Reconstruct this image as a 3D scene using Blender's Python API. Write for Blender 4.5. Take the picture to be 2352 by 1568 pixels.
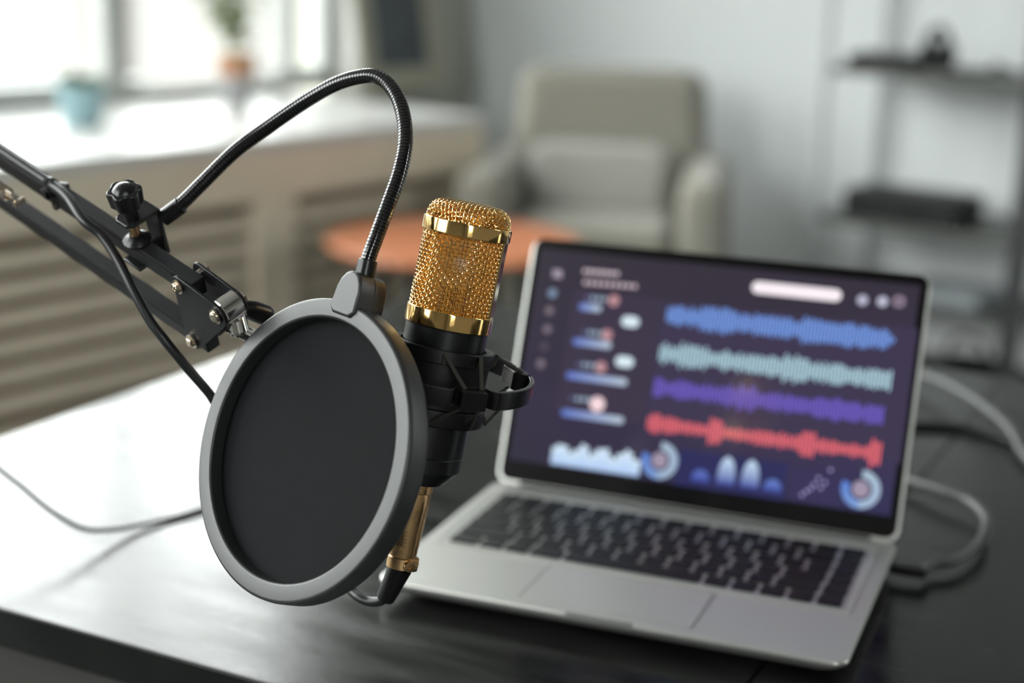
import bpy, bmesh, math, random
from mathutils import Vector, Matrix
random.seed(7)
sc = bpy.context.scene
for o in list(bpy.data.objects): bpy.data.objects.remove(o)
PI = math.pi
def R(a): return math.radians(a)

# ------------------------------------------------------------ camera, world, exposure
F = 3612.87            # focal length in pixels of the 2352 x 1568 frame
CH = 0.4284            # camera height above the desk top (desk top is z = 0, floor is z = -0.76)
PITCH, ROLL = 0.247819, 0.0284285
FLOOR, CEIL = -0.76, 3.0
fw = Vector((0, math.cos(PITCH), -math.sin(PITCH)))
_up = Vector((0, math.sin(PITCH), math.cos(PITCH)))
_rt = Vector((1, 0, 0))
rt = _rt*math.cos(ROLL) + _up*math.sin(ROLL)
up = -_rt*math.sin(ROLL) + _up*math.cos(ROLL)
CAM = Vector((0, 0, CH))
cd = bpy.data.cameras.new('camera'); cam = bpy.data.objects.new('camera', cd)
sc.collection.objects.link(cam); sc.camera = cam
cam.matrix_world = Matrix(((rt.x, up.x, -fw.x, 0), (rt.y, up.y, -fw.y, 0), (rt.z, up.z, -fw.z, CH), (0, 0, 0, 1)))
cd.sensor_width = 36; cd.lens = F*36/2352
cd.clip_start = 0.02; cd.clip_end = 60
cd.dof.use_dof = True; cd.dof.focus_distance = 0.815; cd.dof.aperture_fstop = 3.5; cd.dof.aperture_blades = 0
w = bpy.data.worlds.new('overcast_sky'); sc.world = w; w.use_nodes = True
# overcast sky, brighter towards the zenith, over a pale street level
_n = w.node_tree; _bg = _n.nodes['Background']; _bg.inputs[1].default_value = 13.0
_tc = _n.nodes.new('ShaderNodeTexCoord'); _sp = _n.nodes.new('ShaderNodeSeparateXYZ'); _cr = _n.nodes.new('ShaderNodeValToRGB')
_mr = _n.nodes.new('ShaderNodeMapRange'); _mr.inputs[1].default_value = -0.5; _mr.inputs[2].default_value = 0.5
_n.links.new(_tc.outputs['Generated'], _sp.inputs[0]); _n.links.new(_sp.outputs['Z'], _mr.inputs[0])
_n.links.new(_mr.outputs[0], _cr.inputs[0]); _n.links.new(_cr.outputs[0], _bg.inputs[0])
_e = _cr.color_ramp.elements
_e[0].position = 0; _e[0].color = (.040, .039, .037, 1)
_e[1].position = 1; _e[1].color = (.98, 1, 1, 1)
for _p, _c in ((.497, (.050, .049, .046, 1)), (.505, (.10, .10, .10, 1)), (.62, (.62, .64, .64, 1)), (.75, (.92, .95, .95, 1))):
    _k = _e.new(_p); _k.color = _c
sc.view_settings.view_transform = 'Standard'; sc.view_settings.look = 'None'
sc.view_settings.exposure = 0.2; sc.view_settings.gamma = 1.0; sc.view_settings.use_curve_mapping = False
sc.cycles.max_bounces = 10; sc.cycles.diffuse_bounces = 5; sc.cycles.glossy_bounces = 5
sc.cycles.transparent_max_bounces = 12; sc.cycles.sample_clamp_indirect = 4.0

def ray(px, py): return fw + rt*((px-1176)/F) - up*((py-784)/F)
def at(px, py, d): return CAM + ray(px, py)*d          # a point seen there at depth d (metres)
def hit(px, py, z=0.0):
    v = ray(px, py); return CAM + v*((z-CH)/v.z)
def cv(x, y, z): return rt*x + up*y - fw*z             # direction: right, up, towards the viewer
def hitplane(px, py, p, n):
    v = ray(px, py); return CAM + v*(((p-CAM).dot(n))/v.dot(n))

# frames of the room and the desk
P0 = hit(80, 372, -0.07)
AZ = R(37.8)
eW = Vector((math.sin(AZ), math.cos(AZ), 0)); nW = Vector((math.cos(AZ), -math.sin(AZ), 0))
def W(s, p, z): q = P0 + eW*s - nW*p; return Vector((q.x, q.y, z))   # along the window wall, back from the counter's front, height
def Wpx(px, py, p):                                                   # where the line of sight meets the plane p behind the front
    q = hitplane(px, py, W(0, p, 0), nW); return (q-P0).dot(eW), q.z
ROTW = math.atan2(eW.y, eW.x)

# ------------------------------------------------------------ materials
def mat(name, col, rough=0.5, metal=0.0, spec=0.5, noise=0.0, nscale=30, bump=0.0, bscale=200, coat=0.0, rvar=0.0, stretch=None, ior=None, trans=0, sheen=0, crough=.03):
    m = bpy.data.materials.new(name); m.use_nodes = True
    nt = m.node_tree; b = nt.nodes['Principled BSDF']
    b.inputs['Base Color'].default_value = (*col, 1); b.inputs['Roughness'].default_value = rough
    b.inputs['Metallic'].default_value = metal; b.inputs['Specular IOR Level'].default_value = spec
    b.inputs['Coat Weight'].default_value = coat; b.inputs['Coat Roughness'].default_value = crough
    b.inputs['Sheen Weight'].default_value = sheen
    if ior: b.inputs['IOR'].default_value = ior
    tc = nt.nodes.new('ShaderNodeTexCoord'); mp = nt.nodes.new('ShaderNodeMapping')
    nt.links.new(tc.outputs['Object'], mp.inputs[0])
    if stretch: mp.inputs['Scale'].default_value = stretch
    if noise > 0 or rvar > 0:
        n = nt.nodes.new('ShaderNodeTexNoise'); n.inputs['Scale'].default_value = nscale; n.inputs['Detail'].default_value = 6
        nt.links.new(mp.outputs[0], n.inputs[0])
        if noise > 0:
            r = nt.nodes.new('ShaderNodeValToRGB'); nt.links.new(n.outputs[0], r.inputs[0])
            r.color_ramp.elements[0].position = .3; r.color_ramp.elements[1].position = .7
            r.color_ramp.elements[0].color = (*[c*(1-noise) for c in col], 1); r.color_ramp.elements[1].color = (*[min(1, c*(1+noise)) for c in col], 1)
            nt.links.new(r.outputs[0], b.inputs['Base Color'])
        if rvar > 0:
            mr = nt.nodes.new('ShaderNodeMapRange'); nt.links.new(n.outputs[0], mr.inputs[0])
            mr.inputs[1].default_value = .3; mr.inputs[2].default_value = .7
            mr.inputs[3].default_value = max(0, rough-rvar); mr.inputs[4].default_value = min(1, rough+rvar)
            nt.links.new(mr.outputs[0], b.inputs['Roughness'])
    if bump > 0:
        n2 = nt.nodes.new('ShaderNodeTexNoise'); n2.inputs['Scale'].default_value = bscale; n2.inputs['Detail'].default_value = 3
        nt.links.new(mp.outputs[0], n2.inputs[0])
        bp = nt.nodes.new('ShaderNodeBump'); bp.inputs['Strength'].default_value = bump; bp.inputs['Distance'].default_value = .001
        nt.links.new(n2.outputs[0], bp.inputs['Height']); nt.links.new(bp.outputs[0], b.inputs['Normal'])
    return m
M = {}
M['gold'] = mat('polished_gold', (.90, .58, .22), .09, 1, rvar=.03, nscale=60)
M['gold_wire'] = mat('gold_wire', (1.0, .72, .32), .17, 1)
M['gold_inner'] = mat('fine_gold_mesh', (.62, .27, .035), .34, 1)
M['gold_dark'] = mat('satin_gold', (.62, .40, .20), .30, 1, rvar=.08, nscale=90)
M['black_body'] = mat('black_lacquer', (.005, .005, .006), .33, spec=.35, bump=.03, bscale=4000)
M['black_plastic'] = mat('black_plastic', (.004, .004, .004), .42, spec=.3, bump=.08, bscale=2500)
M['black_gloss'] = mat('glossy_black_plastic', (.006, .006, .0065), .30, spec=.4, bump=.03, bscale=2500)
M['bar_black'] = mat('black_powder_coat', (.006, .006, .0075), .40, spec=.4, bump=.12, bscale=3000)
M['rubber'] = mat('black_rubber_cable', (.009, .009, .010), .40, spec=.45)
M['cord'] = mat('elastic_cord', (.035, .033, .026), .8, bump=.6, bscale=2500)
M['rim'] = mat('dark_grey_rim_plastic', (.021, .0215, .023), .40, spec=.65, bump=.12, bscale=3500)
M['goose'] = mat('gooseneck_black', (.007, .007, .007), .17, spec=.8)
M['chrome'] = mat('chrome', (.86, .83, .78), .12, 1)
M['nickel'] = mat('nickel_bolt', (.80, .70, .58), .20, 1)
M['silver'] = mat('capsule_silver', (.8, .78, .75), .3, 1)
M['alu'] = mat('laptop_aluminium', (.60, .60, .57), .36, .75, bump=.04, bscale=3000)
M['alu_dark'] = mat('laptop_well', (.26, .26, .25), .45, .6)
M['key'] = mat('black_key', (.004, .004, .0045), .42, spec=.28)
M['bezel'] = mat('screen_bezel_glass', (.006, .006, .006), .12)
M['hinge'] = mat('hinge_black', (.01, .01, .01), .4)
M['desk'] = mat('black_desk_laminate', (.007, .0075, .007), .22, spec=.5, ior=1.34, noise=.6, nscale=9, rvar=.07, bump=.10, bscale=90, stretch=(1, 5, 1))
M['desk_edge'] = mat('dark_desk_edge', (.030, .028, .025), .5)
M['desk_leg'] = mat('black_steel_leg', (.02, .02, .02), .5)
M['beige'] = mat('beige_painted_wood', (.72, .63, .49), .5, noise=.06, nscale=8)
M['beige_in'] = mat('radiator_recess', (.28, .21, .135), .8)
M['sill'] = mat('white_sill', (.62, .62, .60), .35)
M['white_wall'] = mat('cool_white_wall', (.60, .625, .625), .85, bump=.1, bscale=60)
M['grey_wall'] = mat('grey_green_wall', (.40, .405, .355), .85, bump=.1, bscale=60)
M['ceiling'] = mat('white_ceiling', (.75, .75, .75), .9)
M['wall_far'] = mat('mid_grey_wall', (.13, .125, .115), .85)
M['floor'] = mat('dark_grey_carpet', (.075, .080, .075), .95, noise=.2, nscale=40, bump=.6, bscale=300)
M['frame_white'] = mat('white_window_frame', (.75, .76, .76), .4)
M['mullion'] = mat('grey_window_mullion', (.42, .44, .43), .45)
M['leaf'] = mat('plant_leaf', (.085, .14, .02), .5, noise=.4, nscale=20)
M['leaf_y'] = mat('pale_green_leaf', (.30, .36, .13), .5, noise=.3, nscale=20)
M['soil'] = mat('potting_soil', (.05, .035, .02), .9)
M['pot_blue'] = mat('pale_teal_ceramic', (.30, .46, .50), .35)
M['pot_grey'] = mat('grey_ceramic', (.38, .38, .39), .4)
M['terracotta'] = mat('terracotta_band', (.44, .23, .13), .7)
M['orange'] = mat('burnt_orange_tabletop', (.52, .17, .065), .35, noise=.08, nscale=3)
M['table_leg'] = mat('black_table_leg', (.012, .012, .012), .5)
M['fabric'] = mat('greige_upholstery', (.245, .234, .195), .9, noise=.06, nscale=200, bump=.5, bscale=500, sheen=.2)
M['fabric2'] = mat('light_grey_cushion', (.33, .325, .295), .9, noise=.05, nscale=200, bump=.5, bscale=500, sheen=.2)
M['wood_leg'] = mat('dark_wood_leg', (.05, .03, .02), .5)
M['rack_grey'] = mat('grey_steel_post', (.34, .36, .36), .4, .2)
M['rack_shelf'] = mat('grey_green_shelf', (.07, .072, .065), .45)
M['rack_dark'] = mat('black_rack_post', (.018, .019, .020), .4)
M['black_item'] = mat('black_equipment', (.004, .0045, .0045), .55, spec=.3)
M['picture'] = mat('dark_blue_print', (.045, .055, .065), .4, noise=.25, nscale=10)
M['pframe'] = mat('pale_picture_frame', (.34, .33, .26), .5)
M['grey_cloth'] = mat('grey_folded_cloth', (.22, .24, .25), .9)
M['braid'] = mat('grey_braided_cable', (.040, .041, .040), .28, bump=.4, bscale=1500)
M['blind'] = None

def blind_mat():
    m = bpy.data.materials.new('white_blind_slat'); m.use_nodes = True; nt = m.node_tree
    b = nt.nodes['Principled BSDF']; b.inputs['Base Color'].default_value = (.62, .62, .59, 1); b.inputs['Roughness'].default_value = .5
    t = nt.nodes.new('ShaderNodeBsdfTranslucent'); t.inputs[0].default_value = (.6, .59, .54, 1)
    mx = nt.nodes.new('ShaderNodeMixShader'); mx.inputs[0].default_value = .10
    nt.links.new(b.outputs[0], mx.inputs[1]); nt.links.new(t.outputs[0], mx.inputs[2])
    nt.links.new(mx.outputs[0], nt.nodes['Material Output'].inputs[0]); return m
M['blind'] = blind_mat()
def glass_mat():
    m = bpy.data.materials.new('window_glass'); m.use_nodes = True; nt = m.node_tree
    nt.nodes.remove(nt.nodes['Principled BSDF'])
    t = nt.nodes.new('ShaderNodeBsdfTransparent'); t.inputs[0].default_value = (.96, .97, .96, 1)
    g = nt.nodes.new('ShaderNodeBsdfGlossy'); g.inputs['Roughness'].default_value = .02
    lw = nt.nodes.new('ShaderNodeLayerWeight'); lw.inputs[0].default_value = .5      # Schlick's approximation of a pane's reflection
    pw = nt.nodes.new('ShaderNodeMath'); pw.operation = 'POWER'; pw.inputs[1].default_value = 5; nt.links.new(lw.outputs['Facing'], pw.inputs[0])
    fr = nt.nodes.new('ShaderNodeMath'); fr.operation = 'MULTIPLY_ADD'; fr.inputs[1].default_value = .9; fr.inputs[2].default_value = .04; nt.links.new(pw.outputs[0], fr.inputs[0])
    mx = nt.nodes.new('ShaderNodeMixShader')
    nt.links.new(fr.outputs[0], mx.inputs[0]); nt.links.new(t.outputs[0], mx.inputs[1]); nt.links.new(g.outputs[0], mx.inputs[2])
    nt.links.new(mx.outputs[0], nt.nodes['Material Output'].inputs[0]); return m
M['glass'] = glass_mat()
def fabric_mesh_mat():
    m = bpy.data.materials.new('black_nylon_mesh'); m.use_nodes = True; nt = m.node_tree
    b = nt.nodes['Principled BSDF']; b.inputs['Roughness'].default_value = .7; b.inputs['Specular IOR Level'].default_value = .08
    tc = nt.nodes.new('ShaderNodeTexCoord')
    ns = nt.nodes.new('ShaderNodeTexNoise'); ns.inputs['Scale'].default_value = 22; nt.links.new(tc.outputs['Object'], ns.inputs[0])
    wv = nt.nodes.new('ShaderNodeTexWave'); wv.bands_direction = 'Y'; wv.inputs['Scale'].default_value = 1/0.00062/ (2*PI) * 2
    wv.inputs['Distortion'].default_value = 0.0
    ad = nt.nodes.new('ShaderNodeVectorMath'); ad.operation = 'MULTIPLY_ADD'
    ad.inputs[1].default_value = (0, .0016, 0)
    nt.links.new(ns.outputs['Color'], ad.inputs[0]); nt.links.new(tc.outputs['Object'], ad.inputs[2]); nt.links.new(ad.outputs[0], wv.inputs[0])
    rp = nt.nodes.new('ShaderNodeValToRGB'); rp.color_ramp.elements[0].color = (.0015, .0015, .0018, 1); rp.color_ramp.elements[1].color = (.013, .0135, .015, 1)
    nt.links.new(wv.outputs[0], rp.inputs[0]); nt.links.new(rp.outputs[0], b.inputs['Base Color'])
    bp = nt.nodes.new('ShaderNodeBump'); bp.inputs['Strength'].default_value = .35; bp.inputs['Distance'].default_value = .0003
    nt.links.new(wv.outputs[0], bp.inputs['Height']); nt.links.new(bp.outputs[0], b.inputs['Normal'])
    return m
M['nylon'] = fabric_mesh_mat()
def screen_mat():
    m = bpy.data.materials.new('lit_display'); m.use_nodes = True; nt = m.node_tree
    b = nt.nodes['Principled BSDF']; b.inputs['Base Color'].default_value = (.004, .004, .005, 1); b.inputs['Roughness'].default_value = .10
    a = nt.nodes.new('ShaderNodeAttribute'); a.attribute_name = 'ui'
    nt.links.new(a.outputs['Color'], b.inputs['Emission Color']); b.inputs['Emission Strength'].default_value = 1.0
    return m
M['screen'] = screen_mat()

# ------------------------------------------------------------ mesh builder
class MB:
    def __init__(s): s.bm = bmesh.new()
    def box(s, c, sz, ax=None, bev=0, seg=2, taper=None):
        X, Y, Z = ax if ax else (Vector((1, 0, 0)), Vector((0, 1, 0)), Vector((0, 0, 1)))
        c = Vector(c); vs = []
        for k in (-1, 1):
            tx = taper if (taper and k > 0) else 1
            for j in (-1, 1):
                for i in (-1, 1):
                    vs.append(s.bm.verts.new(c + X*(i*sz[0]/2*tx) + Y*(j*sz[1]/2) + Z*(k*sz[2]/2)))
        fs = [s.bm.faces.new([vs[q] for q in f]) for f in ((0, 2, 3, 1), (4, 5, 7, 6), (0, 1, 5, 4), (2, 6, 7, 3), (0, 4, 6, 2), (1, 3, 7, 5))]
        if bev > 0:
            es = set(e for f in fs for e in f.edges)
            bmesh.ops.bevel(s.bm, geom=list(es), offset=bev, segments=seg, profile=.5, affect='EDGES')
        return s
    def loft(s, rings, closed=True, caps=True, loop=False):
        vr = [[s.bm.verts.new(p) for p in r] for r in rings]
        n = len(vr[0]); m = len(vr)
        for a in range(m if loop else m-1):
            A, B = vr[a], vr[(a+1) % m]
            for i in range(n if closed else n-1):
                j = (i+1) % n
                s.bm.faces.new((A[i], A[j], B[j], B[i]))
        if caps and not loop:
            s.bm.faces.new(vr[0][::-1]); s.bm.faces.new(vr[-1])
        return s
    def tube(s, pts, r, sides=12, loop=False, caps=True):
        pts = [Vector(p) for p in pts]; n = len(pts); rings = []
        t0 = (pts[1]-pts[0]).normalized()
        a = t0.orthogonal().normalized()
        for i, p in enumerate(pts):
            if loop: t = (pts[(i+1) % n]-pts[i-1]).normalized()
            else: t = (pts[min(i+1, n-1)]-pts[max(i-1, 0)]).normalized()
            a = (a - t*a.dot(t)).normalized(); b = t.cross(a)
            rr = r[i] if isinstance(r, (list, tuple)) else r
            rings.append([p + (a*math.cos(2*PI*k/sides) + b*math.sin(2*PI*k/sides))*rr for k in range(sides)])
        return s.loft(rings, True, caps, loop)
    def lathe(s, prof, o, ax, seg=48, caps=True):      # prof: (radius, height)
        ax = Vector(ax).normalized(); a = ax.orthogonal().normalized(); b = ax.cross(a)
        rings = [[Vector(o) + ax*h + (a*math.cos(2*PI*k/seg) + b*math.sin(2*PI*k/seg))*max(r, 1e-5) for k in range(seg)] for r, h in prof]
        return s.loft(rings, True, caps)
    def prism(s, outline, depth_vec, bev=0, seg=2):    # outline: 3D points
        A = [s.bm.verts.new(p) for p in outline]; B = [s.bm.verts.new(Vector(p)+depth_vec) for p in outline]
        fs = [s.bm.faces.new(A[::-1]), s.bm.faces.new(B)]
        n = len(A)
        for i in range(n): fs.append(s.bm.faces.new((A[i], A[(i+1) % n], B[(i+1) % n], B[i])))
        if bev > 0:
            es = list(fs[0].edges)+list(fs[1].edges)
            bmesh.ops.bevel(s.bm, geom=es, offset=bev, segments=seg, profile=.5, affect='EDGES')
        return s
    def build(s, name, m, parent=None, smooth=35, origin=None):
        bmesh.ops.recalc_face_normals(s.bm, faces=s.bm.faces)
        me = bpy.data.meshes.new(name)
        o = bpy.data.objects.new(name, me); sc.collection.objects.link(o)
        if origin is not None and not isinstance(origin, Matrix): origin = Matrix.Translation(origin)
        base = parent_world(parent) if parent else (origin if origin is not None else Matrix())
        inv = base.inverted()
        own = inv
        if parent is None and origin is not None: o.matrix_world = origin
        if parent is not None:
            o.parent = parent
            if origin is not None:
                o.matrix_local = base.inverted() @ origin; own = origin.inverted()
            WM[o.name] = origin if origin is not None else base
        else: WM[o.name] = base
        bmesh.ops.transform(s.bm, matrix=own, verts=s.bm.verts)
        if smooth:
            for f in s.bm.faces: f.smooth = True
        s.bm.to_mesh(me); s.bm.free()
        for mm in (m if isinstance(m, (list, tuple)) else [m]): me.materials.append(mm)
        if smooth:
            me.set_sharp_from_angle(angle=R(smooth))
            if len(me.polygons) < 20000:
                wn_ = o.modifiers.new('weighted_normal', 'WEIGHTED_NORMAL'); wn_.keep_sharp = True; wn_.weight = 80
        return o
WM = {}
def parent_world(p): return WM.get(p.name, Matrix())
def tag(o, label=None, cat=None, group=None, kind=None):
    if label: o['label'] = label
    if cat: o['category'] = cat
    if group: o['group'] = group
    if kind: o['kind'] = kind
    return o
def empty(name, loc, label, cat, group=None, M4=None):
    o = bpy.data.objects.new(name, None); sc.collection.objects.link(o)
    m4 = M4 if M4 is not None else Matrix.Translation(loc)
    o.matrix_world = m4; WM[o.name] = m4.copy(); o.empty_display_size = .05
    return tag(o, label, cat, group)
def structure(o): o['kind'] = 'structure'; return o
def frame4(o, X, Y, Z):
    return Matrix(((X.x, Y.x, Z.x, o.x), (X.y, Y.y, Z.y, o.y), (X.z, Y.z, Z.z, o.z), (0, 0, 0, 1)))
def spline(pts, n=12):
    P = [Vector(p) for p in pts]; P = [P[0]*2-P[1]] + P + [P[-1]*2-P[-2]]; out = []
    for i in range(1, len(P)-2):
        for k in range(n):
            t = k/n; a, b, c, d = P[i-1], P[i], P[i+1], P[i+2]
            out.append(.5*((2*b) + (c-a)*t + (2*a-5*b+4*c-d)*t*t + (3*b-a-3*c+d)*t**3))
    out.append(P[-2]); return out
def resample(pts, step):                       # evenly spaced points along a polyline
    cum = [0.0]
    for p, q in zip(pts, pts[1:]): cum.append(cum[-1]+(q-p).length)
    n = max(2, int(cum[-1]/step)); out = []; j = 0
    for i in range(n+1):
        d = cum[-1]*i/n
        while j < len(pts)-2 and cum[j+1] < d: j += 1
        L = cum[j+1]-cum[j]; t = (d-cum[j])/L if L > 1e-9 else 0
        out.append(pts[j].lerp(pts[j+1], min(1, max(0, t))))
    return out

# ============================================================ ROOM
PWALL, PGLAZ = 0.78, 0.92
S_L, S_R = -5.2, None
S_END = Wpx(1118, 250, 0)[0]                    # end of the radiator counter
S_COR = Wpx(1082, 100, PWALL)[0]                 # corner of the room
S_WR, _ = Wpx(826, 100, PWALL)                  # where the wall beside the window begins
S_GR = S_WR + 0.00
S_MUL, _ = Wpx(252, 100, PGLAZ)
S_MU2, _ = Wpx(652, 100, PGLAZ)
ZS = -0.07; ZT = 2.7
S_L = -4.6
VX = 4.6                                        # room width along the back wall
def slab(name, pts, m, depth):
    return structure(MB().prism(pts, depth).build(name, m, smooth=0))
# floor and ceiling
c = [W(S_L-.3, PGLAZ+.3, FLOOR), W(S_COR+.2, PGLAZ+.3, FLOOR), W(S_COR+.2, -VX-.2, FLOOR), W(S_L-.3, -VX-.2, FLOOR)]
slab('floor', c, M['floor'], Vector((0, 0, -.1)))
slab('ceiling', [Vector((p.x, p.y, CEIL)) for p in c], M['ceiling'], Vector((0, 0, .1)))
# back wall, right wall, near wall
slab('wall_back', [W(S_COR, PWALL+.4, FLOOR), W(S_COR, -VX, FLOOR), W(S_COR, -VX, CEIL), W(S_COR, PWALL+.4, CEIL)], M['white_wall'], eW*.12)
RS = ((-3.85, -3.05), (.35, .95))   # two unseen narrow windows added to the right wall to sparkle the gold
mb = MB(); RZ0, RZ1 = .05, 2.1
def rp(a, b, z0, z1): mb.prism([W(a, -VX, z0), W(b, -VX, z0), W(b, -VX, z1), W(a, -VX, z1)], nW*.2)
rp(S_L, S_COR, FLOOR, RZ0); rp(S_L, S_COR, RZ1, CEIL); rp(S_L, -3.85, RZ0, RZ1); rp(-3.05, .35, RZ0, RZ1); rp(.95, S_COR, RZ0, RZ1)
structure(mb.build('wall_right', M['wall_far'], smooth=0))
RW = (-1.65, .45, .05, 2.75)                      # an unseen window added behind the camera for frontal fill light
mb = MB()
for (a, b, z0, z1) in ((-VX, PWALL+.4, FLOOR, RW[2]), (-VX, PWALL+.4, RW[3], CEIL), (-VX, RW[0], RW[2], RW[3]), (RW[1], PWALL+.4, RW[2], RW[3])):
    mb.prism([W(S_L, a, z0), W(S_L, b, z0), W(S_L, b, z1), W(S_L, a, z1)], -eW*.2)
structure(mb.build('wall_near', M['wall_far'], smooth=0))
# window wall: one mesh with the openings left between its pieces
wins = []
s1 = S_WR
for k in range(3):
    s0 = s1 - 2.05
    wins.append((s0, s1)); s1 = s0 - .22
mb = MB(); TH = .30
def wpiece(a, b, z0, z1):
    mb.prism([W(a, PWALL, z0), W(b, PWALL, z0), W(b, PWALL, z1), W(a, PWALL, z1)], -nW*TH)
wpiece(S_L, S_COR, FLOOR, ZS-.03); wpiece(S_L, S_COR, ZT, CEIL)
wpiece(wins[0][1], S_COR, ZS-.03, ZT); wpiece(S_L, wins[-1][0], ZS-.03, ZT)
for k in range(2): wpiece(wins[k+1][1], wins[k][0], ZS-.03, ZT)
structure(mb.build('wall_left', M['grey_wall'], smooth=0))
AXW = (eW, -nW, Vector((0, 0, 1)))
for k, (a, b) in enumerate(wins):
    # white painted reveal, frame, glass
    wf = MB(); z0, z1 = ZS, ZT
    def wb(sa, sb, za, zb, p0, p1): wf.box(W((sa+sb)/2, (p0+p1)/2, (za+zb)/2), (abs(sb-sa), p1-p0, zb-za), AXW, .004, 1)
    fr_ = .055; p0, p1 = PGLAZ-.03, PGLAZ+.03
    wb(a, b, z0, z0+.07, p0, p1); wb(a, b, z1-fr_, z1, p0, p1); wb(a, a+fr_, z0, z1, p0, p1); wb(b-fr_, b, z0, z1, p0, p1)
    win = structure(wf.build('window_%d' % (k+1), M['mullion'], smooth=0))
    sm = S_MUL if k == 0 else (a+b)/2
    for q in ((sm,) if k else (sm, S_MU2)):
        MB().box(W(q, PGLAZ, (z0+z1)/2), (.075 if q == sm else .045, .07, z1-z0), AXW, .004, 1).build('mullion', M['mullion'], win, smooth=0)
    MB().box(W((a+b)/2, PGLAZ+.005, (z0+z1)/2), (b-a, .004, z1-z0), AXW).build('pane', M['glass'], win, smooth=0)
    rv = MB()
    rv.box(W(b-.004, (PWALL+PGLAZ)/2-.0, (z0+z1)/2), (.012, PGLAZ-PWALL-.02, z1-z0), AXW)
    rv.box(W(a+.004, (PWALL+PGLAZ)/2-.0, (z0+z1)/2), (.012, PGLAZ-PWALL-.02, z1-z0), AXW)
    rv.build('reveal', M['sill'], win, smooth=0)
    # daylight enters here: a portal guides the sky light through the opening
    ld = bpy.data.lights.new('window_portal', 'AREA'); ld.shape = 'RECTANGLE'; ld.size = b-a; ld.size_y = z1-z0
    ld.cycles.is_portal = True
    lo = bpy.data.objects.new('window_portal', ld); sc.collection.objects.link(lo)
    lo.matrix_world = frame4(W((a+b)/2, PGLAZ+.06, (z0+z1)/2), -eW, Vector((0, 0, 1)), nW*-1 * -1)
# the added fill window in the near wall
w4 = MB(); z0, z1 = RW[2], RW[3]; AXW4 = (-nW, eW, Vector((0, 0, 1)))
for (cs, cz, ws, wz) in (((RW[0]+RW[1])/2, z0+.03, RW[1]-RW[0], .06), ((RW[0]+RW[1])/2, z1-.03, RW[1]-RW[0], .06), (RW[0]+.03, (z0+z1)/2, .06, z1-z0), (RW[1]-.03, (z0+z1)/2, .06, z1-z0), ((RW[0]+RW[1])/2, (z0+z1)/2, .07, z1-z0)):
    w4.box(W(S_L-.10, cs, cz), (ws, .06, wz), AXW4, .003, 1)
win4 = structure(w4.build('window_4', M['frame_white'], smooth=0))
MB().box(W(S_L-.105, (RW[0]+RW[1])/2, (z0+z1)/2), (RW[1]-RW[0], .004, z1-z0), AXW4).build('pane', M['glass'], win4, smooth=0)
ld = bpy.data.lights.new('window_portal', 'AREA'); ld.shape = 'RECTANGLE'; ld.size = RW[1]-RW[0]; ld.size_y = z1-z0; ld.cycles.is_portal = True
lo = bpy.data.objects.new('window_portal', ld); sc.collection.objects.link(lo)
lo.matrix_world = frame4(W(S_L-.16, (RW[0]+RW[1])/2, (z0+z1)/2), nW, Vector((0, 0, 1)), -eW)
for k, (ra, rb) in enumerate(RS):  # frames, panes and portals of the added right-wall windows
    w5 = MB(); cm_, zm_ = (ra+rb)/2, (RZ0+RZ1)/2; AX5 = (eW, -nW, Vector((0, 0, 1)))
    for (cs, cz, ws, wz) in ((cm_, RZ0+.025, rb-ra, .05), (cm_, RZ1-.025, rb-ra, .05), (ra+.025, zm_, .05, RZ1-RZ0), (rb-.025, zm_, .05, RZ1-RZ0)):
        w5.box(W(cs, -VX-.10, cz), (ws, .06, wz), AX5, .003, 1)
    win5 = structure(w5.build('window_%d' % (5+k), M['frame_white'], smooth=0))
    MB().box(W(cm_, -VX-.105, zm_), (rb-ra, .004, RZ1-RZ0), AX5).build('pane', M['glass'], win5, smooth=0)
    ld = bpy.data.lights.new('window_portal', 'AREA'); ld.shape = 'RECTANGLE'; ld.size = rb-ra; ld.size_y = RZ1-RZ0; ld.cycles.is_portal = True
    lo = bpy.data.objects.new('window_portal', ld); sc.collection.objects.link(lo)
    lo.matrix_world = frame4(W(cm_, -VX-.16, zm_), eW, Vector((0, 0, 1)), nW)
# baseboards
structure(MB().box(W(S_COR-.008, -VX/2+.2, FLOOR+.05), (.015, VX-.6, .1), AXW, .003, 1).build('baseboard_back', M['frame_white'], smooth=0))
# venetian blinds: one per pane, each a thing with slats, headrail, bottom rail, cords
def blind(a, b, zb, label, ang):
    t = empty('venetian_blind', W((a+b)/2, PGLAZ-.06, ZT-.05), label, 'blind', 'venetian blinds in the windows')
    m = MB(); z = zb+.02; pitch = .0235
    dy = Vector((-nW.x*math.cos(ang), -nW.y*math.cos(ang), math.sin(ang)))
    dz = eW.cross(dy).normalized()
    while z < ZT-.08:
        m.box(W((a+b)/2, PGLAZ-.06, z), (b-a-.02, .025, .0006), (eW, dy, dz)); z += pitch
    m.build('slats', M['blind'], t, smooth=0)
    MB().box(W((a+b)/2, PGLAZ-.06, zb), (b-a-.02, .026, .014), AXW, .003).build('bottom_rail', M['frame_white'], t)
    MB().box(W((a+b)/2, PGLAZ-.06, ZT-.06), (b-a-.01, .035, .035), AXW, .003).build('headrail', M['frame_white'], t)
    for f_ in (.12, .88):
        mm = MB(); mm.box(W(a+(b-a)*f_, PGLAZ-.06, (zb+ZT-.06)/2), (.002, .002, ZT-.06-zb), AXW)
        mm.build('ladder_cord', M['frame_white'], t, smooth=0)
(a, b) = wins[0]
blind(S_MUL+.05, S_MU2-.03, ZS+.03, 'white slatted blind in the window pane behind the taller plant', R(24))
blind(a+.06, S_MUL-.05, ZS+.09, 'white slatted blind hanging in the far-left window pane behind the teal pot', R(24))
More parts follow.
